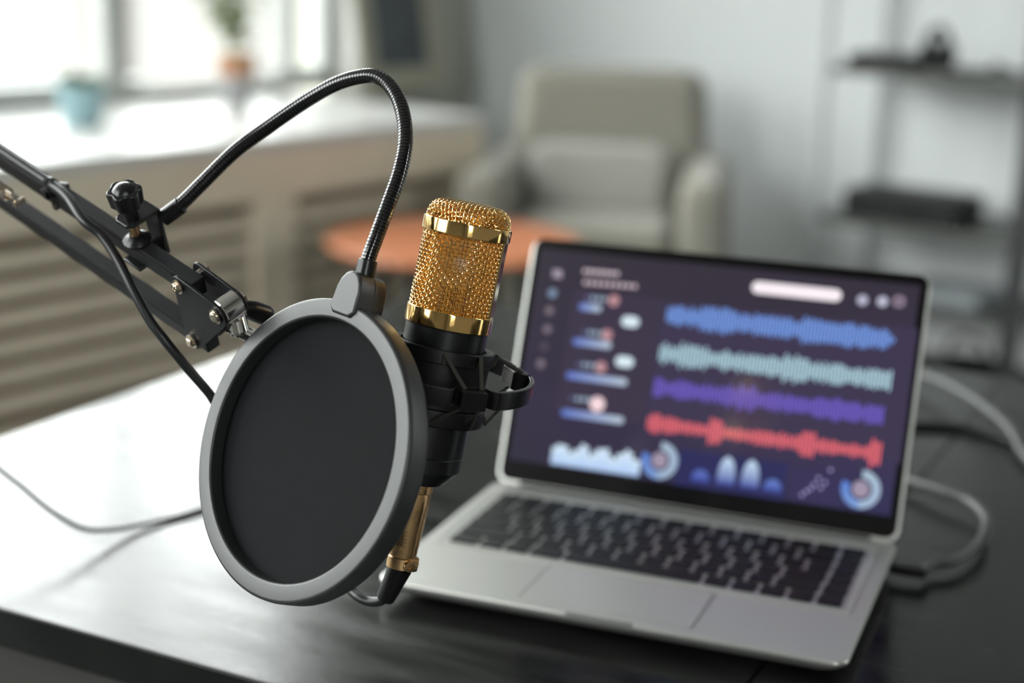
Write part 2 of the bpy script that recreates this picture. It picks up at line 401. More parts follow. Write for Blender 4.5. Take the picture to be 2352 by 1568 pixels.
# window counter (sill board) and the slatted radiator covers under it
structure(MB().box(W((S_L+S_END)/2, (PGLAZ-.012)/2, ZS-.018), (S_END-S_L, PGLAZ-.02, .036), AXW, .006).build('trim_1', M['sill'], smooth=30))
SA, SB = Wpx(597, 420, 0)[0], Wpx(672, 420, 0)[0]      # the stile between the two slatted panels
def cover(s0, s1, l, r, label):
    t = empty('radiator_cover', W((s0+s1)/2, .1, FLOOR), label, 'radiator cover', 'slatted radiator covers under the window counter')
    z1 = ZS-.037; m = MB()
    top = .125
    m.box(W((s0+s1)/2, .0175, z1-top/2), (s1-s0, .035, top), AXW, .003)
    m.box(W((s0+s1)/2, .0175, FLOOR+.045), (s1-s0, .035, .09), AXW, .003)
    m.box(W(s0+l/2, .0175, (FLOOR+z1)/2), (l, .034, z1-FLOOR), AXW, .003)
    m.box(W(s1-r/2, .0175, (FLOOR+z1)/2), (r, .034, z1-FLOOR), AXW, .003)
    m.build('frame', M['beige'], t, smooth=30)
    g = MB(); z = z1-top-.036
    while z > FLOOR+.10:
        g.box(W((s0+s1)/2, .018, z-.019), (s1-s0-l-r+.01, .016, .038), AXW, .004); z -= .0655
    g.build('slats', M['beige'], t, smooth=30)
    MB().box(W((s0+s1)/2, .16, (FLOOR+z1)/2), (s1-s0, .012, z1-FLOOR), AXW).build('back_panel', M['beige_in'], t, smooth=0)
    e_ = MB(); e_.box(W(s1-.009, .26, (FLOOR+z1)/2), (.018, .44, z1-FLOOR), AXW, .002)
    e_.build('end_panel', M['beige'], t, smooth=30)
SM = (SA+SB)/2
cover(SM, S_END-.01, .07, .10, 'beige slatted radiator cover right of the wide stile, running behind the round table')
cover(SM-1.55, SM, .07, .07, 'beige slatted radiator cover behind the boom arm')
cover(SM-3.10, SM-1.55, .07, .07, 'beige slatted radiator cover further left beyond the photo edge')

# potted plants on the counter
def pot(name, px, py, hgt, rt_, rb, m, p, label):
    s, _ = 0, 0
    q = hit(px, py, ZS); t = empty(name, q, label, 'potted plant')
    prof = [(rb*.9, 0), (rb, .004), (rt_, hgt-.01), (rt_+.003, hgt), (rt_-.006, hgt), (rt_-.008, hgt-.02), (.0, hgt-.022)]
    MB().lathe(prof, q, (0, 0, 1), 40).build('pot', m, t)
    MB().lathe([(0, 0), (rt_-.01, 0), (rt_-.01, .004), (0, .004)], q+Vector((0, 0, hgt-.02)), (0, 0, 1), 24).build('soil', M['soil'], t)
    return t, q
def leaf(m, base, d, L, wd, curl=.3):
    d = Vector(d).normalized(); side = d.cross(Vector((0, 0, 1)))
    if side.length < .1: side = Vector((1, 0, 0))
    side.normalize(); n = 6; A = []
    for i in range(n+1):
        t = i/n; c_ = base + d*(L*t) + Vector((0, 0, -curl*L*t*t)); w_ = wd*math.sin(PI*(.08+.92*t)**.8)
        A.append([m.bm.verts.new(c_-side*w_ + Vector((0, 0, w_*.3))), m.bm.verts.new(c_), m.bm.verts.new(c_+side*w_ + Vector((0, 0, w_*.3)))])
    for i in range(n):
        for j in range(2): m.bm.faces.new((A[i][j], A[i][j+1], A[i+1][j+1], A[i+1][j]))
t, q = pot('potted_succulent', 190, 288, .112, .066, .050, M['pot_blue'], .2, 'short green succulent in a pale teal pot on the window counter')
m = MB()
for k in range(150):
    a = random.uniform(0, 2*PI); r_ = math.sqrt(random.random())*.045; e_ = random.uniform(.25, 1.4)
    leaf(m, q+Vector((math.cos(a)*r_, math.sin(a)*r_, .092)), (math.cos(a)*math.cos(e_), math.sin(a)*math.cos(e_), math.sin(e_)), random.uniform(.035, .06), .007, .1)
m.build('leaves', M['leaf'], t)
t, q = pot('potted_plant', 545, 242, .090, .052, .038, M['pot_grey'], .3, 'tall leafy plant in a grey pot with a terracotta band near the window frame')
MB().lathe([(.0535, .089), (.056, .09), (.058, .15), (.056, .155), (.048, .155), (.048, .09)], q, (0, 0, 1), 32).build('terracotta_band', M['terracotta'], t)
m = MB(); ms = MB()
stems = [(-.02, .0, .40, -.10), (.01, .01, .52, .02), (.0, -.01, .33, -.16), (.015, 0, .46, .05), (-.005, .01, .28, -.08)]
for sx, sy, L, lean in stems:
    p_ = [q+Vector((sx, sy, .12)), q+Vector((sx+lean*.35, sy, .12+L*.45)), q+Vector((sx+lean*1.1, sy, .12+L))]
    sp = spline(p_, 8); ms.tube(sp, .0025, 6)
    for pp in sp[4:]:
        for k in range(2):
            a = random.uniform(0, 2*PI); leaf(m, pp, (math.cos(a), math.sin(a), random.uniform(.1, .9)), random.uniform(.07, .11), .022, .4)
ms.build('stem', M['leaf_y'], t); m.build('leaves', M['leaf_y'], t)

# picture leaning on the wall beside the window
sL, sR = Wpx(838, 180, .66)[0], Wpx(1028, 180, .66)[0]
t = empty('leaning_picture', W((sL+sR)/2, .66, ZS), 'pale framed dark picture leaning against the wall on the window counter', 'picture')
ln = R(9.5); PX = eW; PZ = (Vector((0, 0, 1))*math.cos(ln) - nW*math.sin(ln)); PY = PZ.cross(PX)
wd = sR-sL; ht = .50; o_ = W((sL+sR)/2, .66, ZS+.004)
def pb(mb, x, z, w_, h_, y0, y1, bev=.002): mb.box(o_+PX*x+PZ*z+PY*((y0+y1)/2), (w_, abs(y1-y0), h_), (PX, PY, PZ), bev)
m = MB(); fb = .030
pb(m, 0, fb/2, wd, fb, 0, .02); pb(m, 0, ht-fb/2, wd, fb, 0, .02); pb(m, -wd/2+fb/2, ht/2, fb, ht-2*fb, 0, .02); pb(m, wd/2-fb/2, ht/2, fb, ht-2*fb, 0, .02)
m.build('frame', M['pframe'], t)
m = MB(); pb(m, 0, ht/2, wd-2*fb, ht-2*fb, .006, .012, 0); m.build('mat_board', M['pframe'], t)
m = MB(); pb(m, 0.0, .075+.175, wd-.165, .35, .003, .006, 0); m.build('print', M['picture'], t)

# ============================================================ ARMCHAIR
ac = hit(1385, 560, FLOOR+.38); 
ac = at(1376, 520, 4.68); ac.z = FLOOR
fa = R(188)                                       # facing, azimuth from +y
cf = Vector((math.sin(fa), math.cos(fa), 0)); cr_ = Vector((-cf.y, cf.x, 0))  # cr_: chair's own left seen from front = viewer right
cu = Vector((0, 0, 1))
t = empty('armchair', ac, 'greige upholstered armchair with a loose light cushion in the room corner', 'armchair')
def cb(name, x, y, z, sx, sy, sz, bev, m=M['fabric'], tilt=0, roll=0, taper=None, lvl=3):
    X = cr_; Y = cf; Z = cu
    Rm = Matrix.Rotation(tilt, 3, X); Y2 = Rm @ Y; Z2 = Rm @ Z
    Rr = Matrix.Rotation(roll, 3, Y2); X2 = Rr @ X; Z2 = Rr @ Z2
    return MB().box(ac + X*x + Y*y + Z*z, (sx, sy, sz), (X2, Y2, Z2), bev, 5, taper).build(name, m, t, smooth=60)
cb('seat_base', 0, .02, .22, .52, .66, .20, .05)
cb('seat_cushion', 0, .06, .365, .46, .60, .14, .05)
cb('backrest', 0, -.27, .50, .64, .17, .66, .07, tilt=R(-9), taper=.90)
cb('arm', .315, .02, .345, .14, .70, .46, .055, roll=R(2))
cb('arm', -.315, .02, .345, .14, .70, .46, .055, roll=R(-2))
cb('lumbar_cushion', -.01, -.08, .500, .44, .13, .24, .06, M['fabric2'], tilt=R(-15))
for sx in (-1, 1):
    for sy in (-1, 1):
        p_ = ac + cr_*(sx*.27) + cf*(sy*.25)
        MB().tube([p_+Vector((0, 0, .13)), p_+cr_*(sx*.02)], [.022, .013], 12).build('leg', M['wood_leg'], t)

# ============================================================ ROUND ORANGE TABLE
tz = FLOOR+.47; tcn = hit(1042, 548, tz)
t = empty('coffee_table', Vector((tcn.x, tcn.y, FLOOR)), 'low round burnt-orange coffee table in front of the armchair', 'table')
MB().lathe([(.0, 0), (.305, 0), (.316, .003), (.319, .009), (.316, .015), (.310, .018), (0, .018)], Vector((tcn.x, tcn.y, tz-.018)), (0, 0, 1), 64).build('tabletop', M['orange'], t)
for k in range(4):
    a = PI/4 + k*PI/2 + .3
    d_ = Vector((math.cos(a), math.sin(a), 0)); b0 = Vector((tcn.x, tcn.y, tz-.018))
    MB().tube([b0+d_*.19, Vector((tcn.x, tcn.y, FLOOR+.001))+d_*.24], [.015, .010], 12).build('leg', M['table_leg'], t)
m = MB(); m.lathe([(0, 0), (.215, 0), (.215, .02), (0, .02)], Vector((tcn.x, tcn.y, tz-.038)), (0, 0, 1), 40); m.build('underframe', M['table_leg'], t)

# ============================================================ SHELVING RACK on the back wall
# back wall coordinates: v = distance from the window wall along nW, g = gap from the wall towards the room
def B(v, g, z): q = P0 + eW*(S_COR-g) + nW*v; return Vector((q.x, q.y, z))
def Bpx(px, py, g):
    q = hitplane(px, py, B(0, g, 0), eW); return (q-P0).dot(nW), q.z
AXB = (nW, -eW, Vector((0, 0, 1)))
g0, g1 = .03, .40
vL, _ = Bpx(1905, 100, g1); 
vR = Bpx(2345, 300, g1)[0]
t = empty('shelving_rack', B((vL+vR)/2, .2, FLOOR), 'tall open shelving rack of thin grey posts against the back wall', 'shelf')
for v_, g_, m_, w_ in ((vL, g1, 'rack_grey', .018), (vL, g0, 'rack_grey', .018)):
    MB().box(B(v_, g_, (FLOOR+1.35)/2), (w_, w_, 1.35-FLOOR), AXB, .002).build('post', M[m_], t)
for g_ in (g0, g1):
    MB().box(B(vR+.03, g_, (FLOOR+1.35)/2), (.05, .03, 1.35-FLOOR), AXB, .002).build('post', M['rack_dark'], t)['label'] = 'thick black upright'
zs1 = Bpx(1915, 152, g1)[1]; zs2 = Bpx(1882, 492, g1)[1]; zs3 = zs2-(zs1-zs2)*.52; zs4 = zs3-.36
shz = []
for zz, mm in ((zs1, 'rack_shelf'), (zs2, 'rack_shelf'), (zs3, 'rack_shelf'), (zs4, 'rack_dark')):
    s_ = MB().box(B((vL+vR)/2, (g0+g1)/2, zz-.01), (vR-vL+.03, g1-g0, .02), AXB, .003).build('shelf', M[mm], t)
# upper shelf: camcorder and cable tray
def bbox(name, v, g, z, sz, m, label, cat, bev=.01, group=None):
    o = MB().box(B(v, g, z+sz[2]/2), sz, AXB, bev, 3).build(name, m, origin=Matrix.Translation(B(v, g, z)))
    return tag(o, label, cat, group)
g = .30
v1 = Bpx(2035, 140, g)[0]
lt = empty('audio_mixer', B(v1, g, zs1), 'flat black device lying on the upper shelf, left of the headphones', 'audio device')
MB().box(B(v1, g, zs1+.019), (.17, .16, .038), AXB, .006, 2).build('body', M['black_item'], lt)
for k in range(4): MB().lathe([(.008, 0), (.007, .012), (0, .012)], B(v1-.05+k*.033, g+.04, zs1+.038), (0, 0, 1), 12).build('knob', M['black_plastic'], lt)
v2 = Bpx(2152, 120, g)[0]
hp = empty('headphones', B(v2, g, zs1), 'black headphones standing upright on the upper shelf', 'headphones')
arc = [B(v2, g+.0, zs1+.035) + nW*(.034*math.cos(a)) + Vector((0, 0, .066*math.sin(a)+.016)) for a in [PI*k/16 for k in range(17)]]
MB().tube(arc, .012, 10).build('headband', M['black_item'], hp)
for sg in (-1, 1):
    MB().lathe([(.0, 0), (.034, 0), (.041, .006), (.041, .024), (.034, .032), (0, .032)], B(v2+sg*.026, g, zs1+.043)-nW*(.013), nW, 24).build('ear_cup', M['black_item'], hp)
v3 = Bpx(2300, 130, g)[0]
cm = spline([B(v2+.05, g, zs1+.006), B(v3-.08, g+.05, zs1+.006), B(v3-.03, g-.04, zs1+.006), B(v3, g+.04, zs1+.03), B(v3+.04, g, zs1+.012)], 10)
tag(MB().tube(cm, .006, 8).build('cable_coil', M['black_item'], origin=Matrix.Translation(B(v3, g, zs1))), 'loose black cable lying on the upper shelf right of the headphones', 'cable')
# middle shelf: black case
va, vb = Bpx(1962, 470, g)[0], Bpx(2222, 500, g)[0]
cs = empty('equipment_case', B((va+vb)/2, g, zs2), 'wide black equipment case on the middle shelf', 'case')
MB().box(B((va+vb)/2, g-.02, zs2+.040), (vb-va, .20, .080), AXB, .008, 2).build('body', M['black_item'], cs)
MB().box(B((va+vb)/2, g-.02, zs2+.082), (vb-va-.01, .18, .006), AXB, .002, 1).build('lid', M['black_plastic'], cs)
MB().tube(spline([B((va+vb)/2-.05, g+.08, zs2+.045), B((va+vb)/2-.045, g+.10, zs2+.045), B((va+vb)/2+.045, g+.10, zs2+.045), B((va+vb)/2+.05, g+.08, zs2+.045)], 6), .004, 8).build('handle', M['black_plastic'], cs)
# lower shelf: folded grey cloth and a lens
v5 = Bpx(2190, 600, g)[0]
bbox('folded_cloth', v5, g-.02, zs3, (.24, .22, .05), M['grey_cloth'], 'grey folded cloth on the low shelf behind the laptop', 'cloth', .02)
v6 = Bpx(2060, 610, g)[0]
tag(MB().lathe([(0, 0), (.022, 0), (.025, .006), (.025, .028), (.021, .034), (0, .034)], B(v6, g, zs3), (0, 0, 1), 24).build('camera_lens', M['black_item'], origin=Matrix.Translation(B(v6, g, zs3))), 'small dark round lens on the low shelf beside the cloth', 'lens')
v7 = Bpx(2215, 800, g)[0]
bg = empty('equipment_bag', B(v7, g, zs4), 'black soft bag on the bottom shelf of the rack', 'bag')
MB().box(B(v7, g-.03, zs4+.10), (.24, .24, .20), AXB, .05, 4, .8).build('body', M['black_item'], bg)
MB().tube(spline([B(v7-.06, g-.02, zs4+.19), B(v7-.04, g-.02, zs4+.26), B(v7+.04, g-.02, zs4+.26), B(v7+.06, g-.02, zs4+.19)], 8), .008, 8).build('handle', M['black_item'], bg)

# ============================================================ DESK
aD = Vector((math.sin(R(27)), math.cos(R(27)), 0)); bD = Vector((math.cos(R(27)), -math.sin(R(27)), 0))
Lh, Fh = hit(0, 1003), hit(300, 1482)
OD = aD*(aD.dot(Fh)) + bD*(bD.dot(Lh)); OD.z = 0
def D(a, b, z=0): return OD + aD*a + bD*b + Vector((0, 0, z))
def Dc(p): return ((p-OD).dot(aD), (p-OD).dot(bD))
DA = Dc(hit(2250, 858))[0]; DB = 1.75
SEAM = Dc(hit(1735, 1548))[1]
AXD = (bD, aD, Vector((0, 0, 1)))
desk = empty('desk', D(0, 0, FLOOR), 'black wood-grain desk carrying the laptop', 'desk', M4=frame4(D(0, 0, FLOOR), bD, aD, Vector((0, 0, 1))))
TT = .028
def board(b0, b1): MB().box(D(DA/2, (b0+b1)/2, -TT/2), (b1-b0-.0006, DA, TT), AXD, .0022, 2).build('tabletop', M['desk'], desk, smooth=30)
board(0, SEAM); board(SEAM, DB)
m = MB(); m.box(D(.05, DB/2, -TT-.03), (DB-.1, .02, .06), AXD, .002); m.box(D(DA-.05, DB/2, -TT-.03), (DB-.1, .02, .06), AXD, .002)
m.box(D(DA/2, .05, -TT-.03), (.02, DA-.1, .06), AXD, .002); m.box(D(DA/2, DB-.05, -TT-.03), (.02, DA-.1, .06), AXD, .002)
m.build('apron', M['desk_edge'], desk)
for a_ in (.05, DA-.05):
    for b_ in (.06, DB-.06):
        MB().box(D(a_, b_, (FLOOR-TT)/2), (.05, .05, -FLOOR-TT), AXD, .003).build('leg', M['desk_leg'], desk)

# ============================================================ LAPTOP
LW, LD, LH = .3126, .2157, .1978
yaw = -0.3635; lx = Vector((math.cos(yaw), math.sin(yaw), 0)); ly = Vector((-math.sin(yaw), math.cos(yaw), 0)); lz = Vector((0, 0, 1))
LO = Vector((-0.00956, 1.17915, 0))                # back-left corner of the base
lap = empty('laptop', LO, 'open silver laptop showing coloured audio waveforms on the desk', 'laptop', M4=frame4(LO, lx, ly, lz))
def LP(x, y, z): return LO + lx*x + ly*(-y) + lz*z  # y: from the back edge towards the front
def rrect(cx, cy, w_, h_, r, n=5):
    out = []
    for (sx, sy, a0) in ((1, 1, 0), (-1, 1, 90), (-1, -1, 180), (1, -1, 270)):
        for k in range(n+1):
            a = R(a0+90*k/n); out.append((cx+sx*(w_/2-r)+r*math.cos(a), cy+sy*(h_/2-r)+r*math.sin(a)))
    return out
ol = rrect(LW/2, LD/2, LW, LD, .010, 8)
# base profile: thin tapered underside, flat deck
rings = []
for ins, z in ((.022, .0016), (.012, .0036), (.0045, .0082), (.0012, .0112), (.0002, .0126), (0, .0136), (0, .0148), (.0005, .0157), (.0013, .0160)):
    o2 = rrect(LW/2, LD/2, LW-2*ins, LD-2*ins, max(.010-ins*.2, .004), 8)
    rings.append([LP(x, y, z) for x, y in o2])
m = MB(); m.loft(rings); 
m.build('base', M['alu'], lap, smooth=50)
for fx in (.045, LW-.045):
    for fy in (.04, LD-.04): MB().lathe([(0, -.0016), (.007, -.0016), (.007, .0004), (0, .0004)], LP(fx, fy, .0016), (0, 0, 1), 16).build('rubber_foot', M['hinge'], lap)
ZD = .0160
# keyboard panel
def bpx(px, py): q = hit(px, py, ZD+.001) - LO; return q.dot(lx), -q.dot(ly)
k0x, k0y = .0165, bpx(1160, 1146)[1]
k1x, k1y = bpx(1990, 1290)[0]+.003, bpx(1035, 1243)[1]
k0x, k1x = .0165, LW-.0165
k0y = .026; k1y = max(.125, bpx(1035, 1243)[1])
kb = MB().prism([LP(x, y, ZD+.0001) for x, y in rrect((k0x+k1x)/2, (k0y+k1y)/2, k1x-k0x+.006, k1y-k0y+.006, .004, 4)], Vector((0, 0, .0005)), .0002, 1).build('keyboard', M['alu'], lap)
# raised bright lip around the keyboard well
m = MB()
for (cx, cy, sx, sy) in (((k0x+k1x)/2, k0y-.0042, k1x-k0x+.012, .0022), ((k0x+k1x)/2, k1y+.0042, k1x-k0x+.012, .0022), (k0x-.0042, (k0y+k1y)/2, .0022, k1y-k0y+.008), (k1x+.0042, (k0y+k1y)/2, .0022, k1y-k0y+.008)):
    m.box(LP(cx, cy, ZD+.0004), (sx, sy, .0011), (lx, ly, lz), .0004, 1)
m.build('well_edge', M['alu'], kb)
rows = [[1]*15, [1]*13+[1.5, 1], [1.5]+[1]*12+[1, 1], [1.8]+[1]*11+[1.7, 1], [2.3]+[1]*10+[1.7, 1], [1.2, 1, 1, 1.3, 5.2, 1, 1, 1, 1, 1]]
rh = (k1y-k0y)/len(rows)
for ri, row in enumerate(rows):
    tot = sum(row); x = k0x; un = (k1x-k0x)/tot
    for wk in row:
        w_ = wk*un
        MB().prism([LP(a_, b_, ZD+.0006) for a_, b_ in rrect(x+w_/2, k0y+rh*(ri+.5), w_-.0030, rh-.0030, .0013, 2)], Vector((0, 0, .0013)), .0004, 1).build('key', M['key'], kb)
        x += w_
tx0, ty0 = bpx(1268, 1290); tx1 = bpx(1640, 1362)[0]
tpw = tx1-tx0; tph = LD-.010-(k1y+.009)
tp = MB().prism([LP(x, y, ZD+.00005) for x, y in rrect(tx0+tpw/2, k1y+.009+tph/2, tpw, tph, .004, 4)], Vector((0, 0, .0003)), .0001, 1).build('trackpad', M['alu'], lap)
m = MB(); gx0, gy0, gx1, gy1 = tx0, k1y+.009, tx0+tpw, k1y+.009+tph
for (cx, cy, sx, sy) in (((gx0), (gy0+gy1)/2, .0011, gy1-gy0), (gx1, (gy0+gy1)/2, .0009, gy1-gy0), ((gx0+gx1)/2, gy0, gx1-gx0, .0009)):
    m.box(LP(cx, cy, ZD+.0003), (sx, sy, .0002), (lx, ly, lz))
m.build('trackpad_gap', M['alu_dark'], lap, smooth=0)
MB().box(LP(tx0+tpw/2, LD-.0012, ZD-.001), (.045, .003, .0022), (lx, ly, lz), .0004, 1).build('finger_notch', M['alu_dark'], lap)
# lid
la = 0.3585
ldir = ly*math.sin(la) + lz*math.cos(la); lnr = lx.cross(ldir)*-1      # lnr: out of the back
if lnr.dot(ly) < 0: lnr = -lnr
LB = LO + lz*(.013)
def LL(x, h, d=0): return LB + lx*x + ldir*h + lnr*d                    # on the lid: across, up, depth
lidrings = []
for ins, d in ((.0012, -.0003), (0, .0006), (0, .0035), (.002, .0048)):
    lidrings.append([LL(x, y, d) for x, y in rrect(LW/2, LH/2+.002, LW-2*ins, LH-2*ins, .010, 8)])
lid = MB().loft(lidrings).build('lid', M['alu'], lap, smooth=50)
b_in = .0017
MB().prism([LL(x, y, -.0004) for x, y in rrect(LW/2, LH/2+.0035, LW-2*b_in-.0008, LH-2*b_in, .008, 8)], -lnr*.0004, 0).build('bezel', M['bezel'], lid, smooth=0)
MB().tube([LL(.02, .001, .002), LL(LW-.02, .001, .002)], .0045, 16).build('hinge', M['hinge'], lap)
# display: every mark is a flat patch of the same lit panel
NS = -lnr
PS = LL(0, 0, -.0009)
def spx(px, py):
    q = hitplane(px, py, PS, NS) - PS; return q.dot(lx), q.dot(ldir)
def srgb(r, g, b):
    f_ = lambda c: (c/255/12.92 if c/255 < .04045 else ((c/255+.055)/1.055)**2.4)
    return (f_(r), f_(g), f_(b))
scr = bmesh.new(); lay = scr.loops.layers.float_color.new('ui')
lvl = [0]
def spoly(pts, cols, lev):
    vs = [scr.verts.new(LL(x, y, -.0009-lev*.00002)) for x, y in pts]
    f_ = scr.faces.new(vs)
    if isinstance(cols[0], (float, int)): cols = [cols]*len(vs)
    for l_, c_ in zip(f_.loops, cols): l_[lay] = (*c_, 1)
sx0, sx1, sy0, sy1 = .0078, LW-.0078, .0212, LH-.0062
bgc = srgb(52, 46, 58); bgb = srgb(40, 40, 76)
spoly([(sx0, sy0), (sx1, sy0), (sx1, sy0+.05), (sx0, sy0+.05)], [srgb(44, 40, 56), srgb(46, 44, 78), srgb(58, 50, 78), srgb(50, 44, 62)], 0)
spoly([(sx0, sy0+.05), (sx1, sy0+.05), (sx1, sy1), (sx0, sy1)], [srgb(50, 44, 62), srgb(58, 50, 78), srgb(50, 44, 56), srgb(50, 45, 54)], 0)
def sdisc(px, py, r, col, lev=2, hole=0, a0=0, a1=360, col2=None):
    cx, cy = spx(px, py); n = 28
    for k in range(n):
        A, B_ = R(a0+(a1-a0)*k/n), R(a0+(a1-a0)*(k+1)/n)
        c1 = col if not col2 else tuple(col[i]*(1-k/n)+col2[i]*(k/n) for i in range(3))
        if hole: spoly([(cx+hole*math.cos(A), cy+hole*math.sin(A)), (cx+r*math.cos(A), cy+r*math.sin(A)), (cx+r*math.cos(B_), cy+r*math.sin(B_)), (cx+hole*math.cos(B_), cy+hole*math.sin(B_))], c1, lev)
        else: spoly([(cx, cy), (cx+r*math.cos(A), cy+r*math.sin(A)), (cx+r*math.cos(B_), cy+r*math.sin(B_))], c1, lev)
def sbar(px0, py0, px1, py1, h, col, lev=2, col2=None):                # rounded bar between two points on the panel
    a_, b_ = spx(px0, py0), spx(px1, py1); y_ = (a_[1]+b_[1])/2; x0_, x1_ = a_[0], b_[0]
    ptsr = rrect((x0_+x1_)/2, y_, max(x1_-x0_, h*1.01), h, h/2*.98, 5)
    c2 = col2 or col
    spoly(ptsr, [tuple(col[i]*(1-(x-x0_)/(x1_-x0_))+c2[i]*((x-x0_)/(x1_-x0_)) for i in range(3)) for x, y in ptsr], lev)
# panels
def spanel(px0, py0, px1, py1, col, lev=1):
    a_, b_ = spx(px0, py0), spx(px1, py1); spoly([(a_[0], b_[1]), (b_[0], b_[1]), (b_[0], a_[1]), (a_[0], a_[1])], col, lev)
spanel(1522, 690, 2068, 1065, srgb(57, 50, 72)); spanel(1318, 665, 1478, 975, srgb(56, 49, 66))
spanel(1560, 1030, 1800, 1150, srgb(42, 42, 84)); spanel(1822, 1075, 1920, 1160, srgb(52, 46, 80))
pk, bl = srgb(196, 178, 188), srgb(150, 165, 190)
for dy_ in (-6, 0, 6): sbar(1270, 628+dy_, 1291, 629+dy_, .0014, srgb(190, 176, 190))
sdisc(1269, 673, .0035, srgb(120, 140, 165)); 
for (x, y) in ((1262, 713), (1257, 756), (1242, 835)): sdisc(x, y, .0033, srgb(120, 108, 118))
sdisc(1250, 795, .003, srgb(80, 72, 84))
for i_ in range(7): sbar(1340+i_*12, 622+i_, 1349+i_*12, 623+i_, .0036, srgb(205, 188, 196))
for i_ in range(9): sbar(1340+i_*14, 648+i_*1.1, 1351+i_*14, 649+i_*1.1, .0036, srgb(196, 178, 188))
def ui_row(x, y, n, px_, bx0, by0, bx1, by1, big=False):
    for i_ in range(n): sbar(x+i_*13, y+i_*1.2, x+i_*13+9, y+i_*1.2+.8, .0036, (srgb(90, 92, 130), srgb(150, 170, 190), srgb(150, 170, 190), srgb(150, 165, 180))[i_ % 4])
    sdisc(px_[0], px_[1], .0045 if not big else .006, srgb(176, 132, 138) if not big else srgb(232, 205, 210))
    sbar(bx0, by0, bx1, by1, .0055, srgb(90, 112, 190), 2, srgb(176, 190, 204))
ui_row(1345, 683, 4, (1410, 690), 1330, 703, 1381, 709); ui_row(1338, 762, 4, (1394, 769), 1316, 783, 1404, 794)
ui_row(1325, 836, 4, (1380, 843), 1301, 860, 1440, 879); ui_row(1310, 914, 4, (1372, 928), 1289, 946, 1432, 966, True)
sbar(1428, 736, 1468, 741, .0085, srgb(205, 222, 230)); sbar(1414, 828, 1455, 833, .0085, srgb(205, 222, 230))
sbar(1727, 660, 1933, 678, .0092, srgb(238, 228, 234))
sdisc(1981, 689, .0040, srgb(170, 170, 190)); sdisc(2027, 692, .0040, srgb(176, 176, 196)); sdisc(2065, 692, .0045, srgb(140, 124, 140), hole=.0018)
# waveforms
def wave(px0, py0, px1, py1, amp, col, seed, tail=None):
    rnd = random.Random(seed); a_, b_ = spx(px0, py0), spx(px1, py1); y_ = a_[1]; n = 66; st = (b_[0]-a_[0])/n; y2 = b_[1]
    e_ = [abs(math.sin(k*.33+seed)*.16+math.sin(k*.12+seed*2)*.14)+.58 for k in range(n)]
    for k in range(n):
        h = amp*min(1.15, e_[k]*rnd.uniform(.7, 1.3))
        if tail: h *= tail(k/n)
        x = a_[0]+st*k; yy = y_+(y2-y_)*k/n
        spoly([(x, yy-h), (x+st*.56, yy-h), (x+st*.56, yy+h), (x, yy+h)], col, 2)
wave(1533, 722, 2058, 782, .0102, srgb(118, 160, 238), 3, lambda t_: 1 if t_ < .96 else (1-t_)/.04)
wave(1516, 810, 2050, 875, .0098, srgb(178, 214, 226), 8)
wave(1503, 888, 2032, 955, .0092, srgb(112, 92, 200), 12)
wave(1488, 970, 2026, 1043, .0085, srgb(240, 108, 116), 21, lambda t_: 1.2 if (t_ < .05 or .27 < t_ < .33 or .66 < t_ < .72 or t_ > .95) else .75)
# spectrum
a_, b_ = spx(1264, 1064), spx(1468, 1086); rnd = random.Random(4); n = 22; st = (b_[0]-a_[0])/n; yb = min(a_[1], b_[1])
for k in range(n):
    h = .0130+.0042*math.sin(k*1.15)*rnd.uniform(.3, 1)+rnd.uniform(0, .004); yb_ = a_[1]+(b_[1]-a_[1])*0
    spoly([(a_[0]+st*k, yb_), (a_[0]+st*(k+.93), yb_), (a_[0]+st*(k+.93), yb_+h), (a_[0]+st*k, yb_+h)], [srgb(170, 196, 236), srgb(170, 196, 236), srgb(206, 226, 240), srgb(206, 226, 240)], 2)
for (x, y) in ((1515, 1057), (1977, 1123)):
    sdisc(x, y, .0142, srgb(158, 178, 196), 2, .0082, 90, -90, srgb(150, 170, 196)); sdisc(x, y, .0142, srgb(120, 150, 200), 2, .0082, -90, -200, srgb(84, 120, 200))
    sdisc(x, y, .0062, srgb(150, 138, 158), 2)
for (x, y, h, c1) in ((1665, 1112, .021, srgb(190, 212, 232)), (1720, 1120, .021, srgb(190, 212, 232)), (1607, 1105, .009, srgb(90, 110, 180)), (1773, 1128, .009, srgb(100, 124, 190))):
    cx, cy = spx(x, y)
    for k in range(8):
        t0, t1 = k/8, (k+1)/8; w0 = .0068*math.sqrt(max(0, 1-t0**2.5)); w1 = .0068*math.sqrt(max(0, 1-t1**2.5))
        lo = srgb(60, 72, 150); cA = tuple(lo[i]*(1-t0)+c1[i]*t0 for i in range(3)); cB = tuple(lo[i]*(1-t1)+c1[i]*t1 for i in range(3))
        spoly([(cx-w0, cy+h*t0), (cx+w0, cy+h*t0), (cx+max(w1, .0003), cy+h*t1), (cx-max(w1, .0003), cy+h*t1)], [cA, cA, cB, cB], 3)
for (x, y) in ((1842, 1136), (1852, 1128), (1870, 1112), (1880, 1098), (1908, 1079), (1885, 1120), (1862, 1122), (1895, 1108)):
    sdisc(x, y, .0012, srgb(170, 160, 210), 3)
me = bpy.data.meshes.new('screen'); scr.normal_update(); scr.to_mesh(me); scr.free()
me.transform(parent_world(lid).inverted())
so = bpy.data.objects.new('screen', me); sc.collection.objects.link(so); so.parent = lid; me.materials.append(M['screen'])
so['label'] = 'lit display with blue, teal, purple and red waveforms'

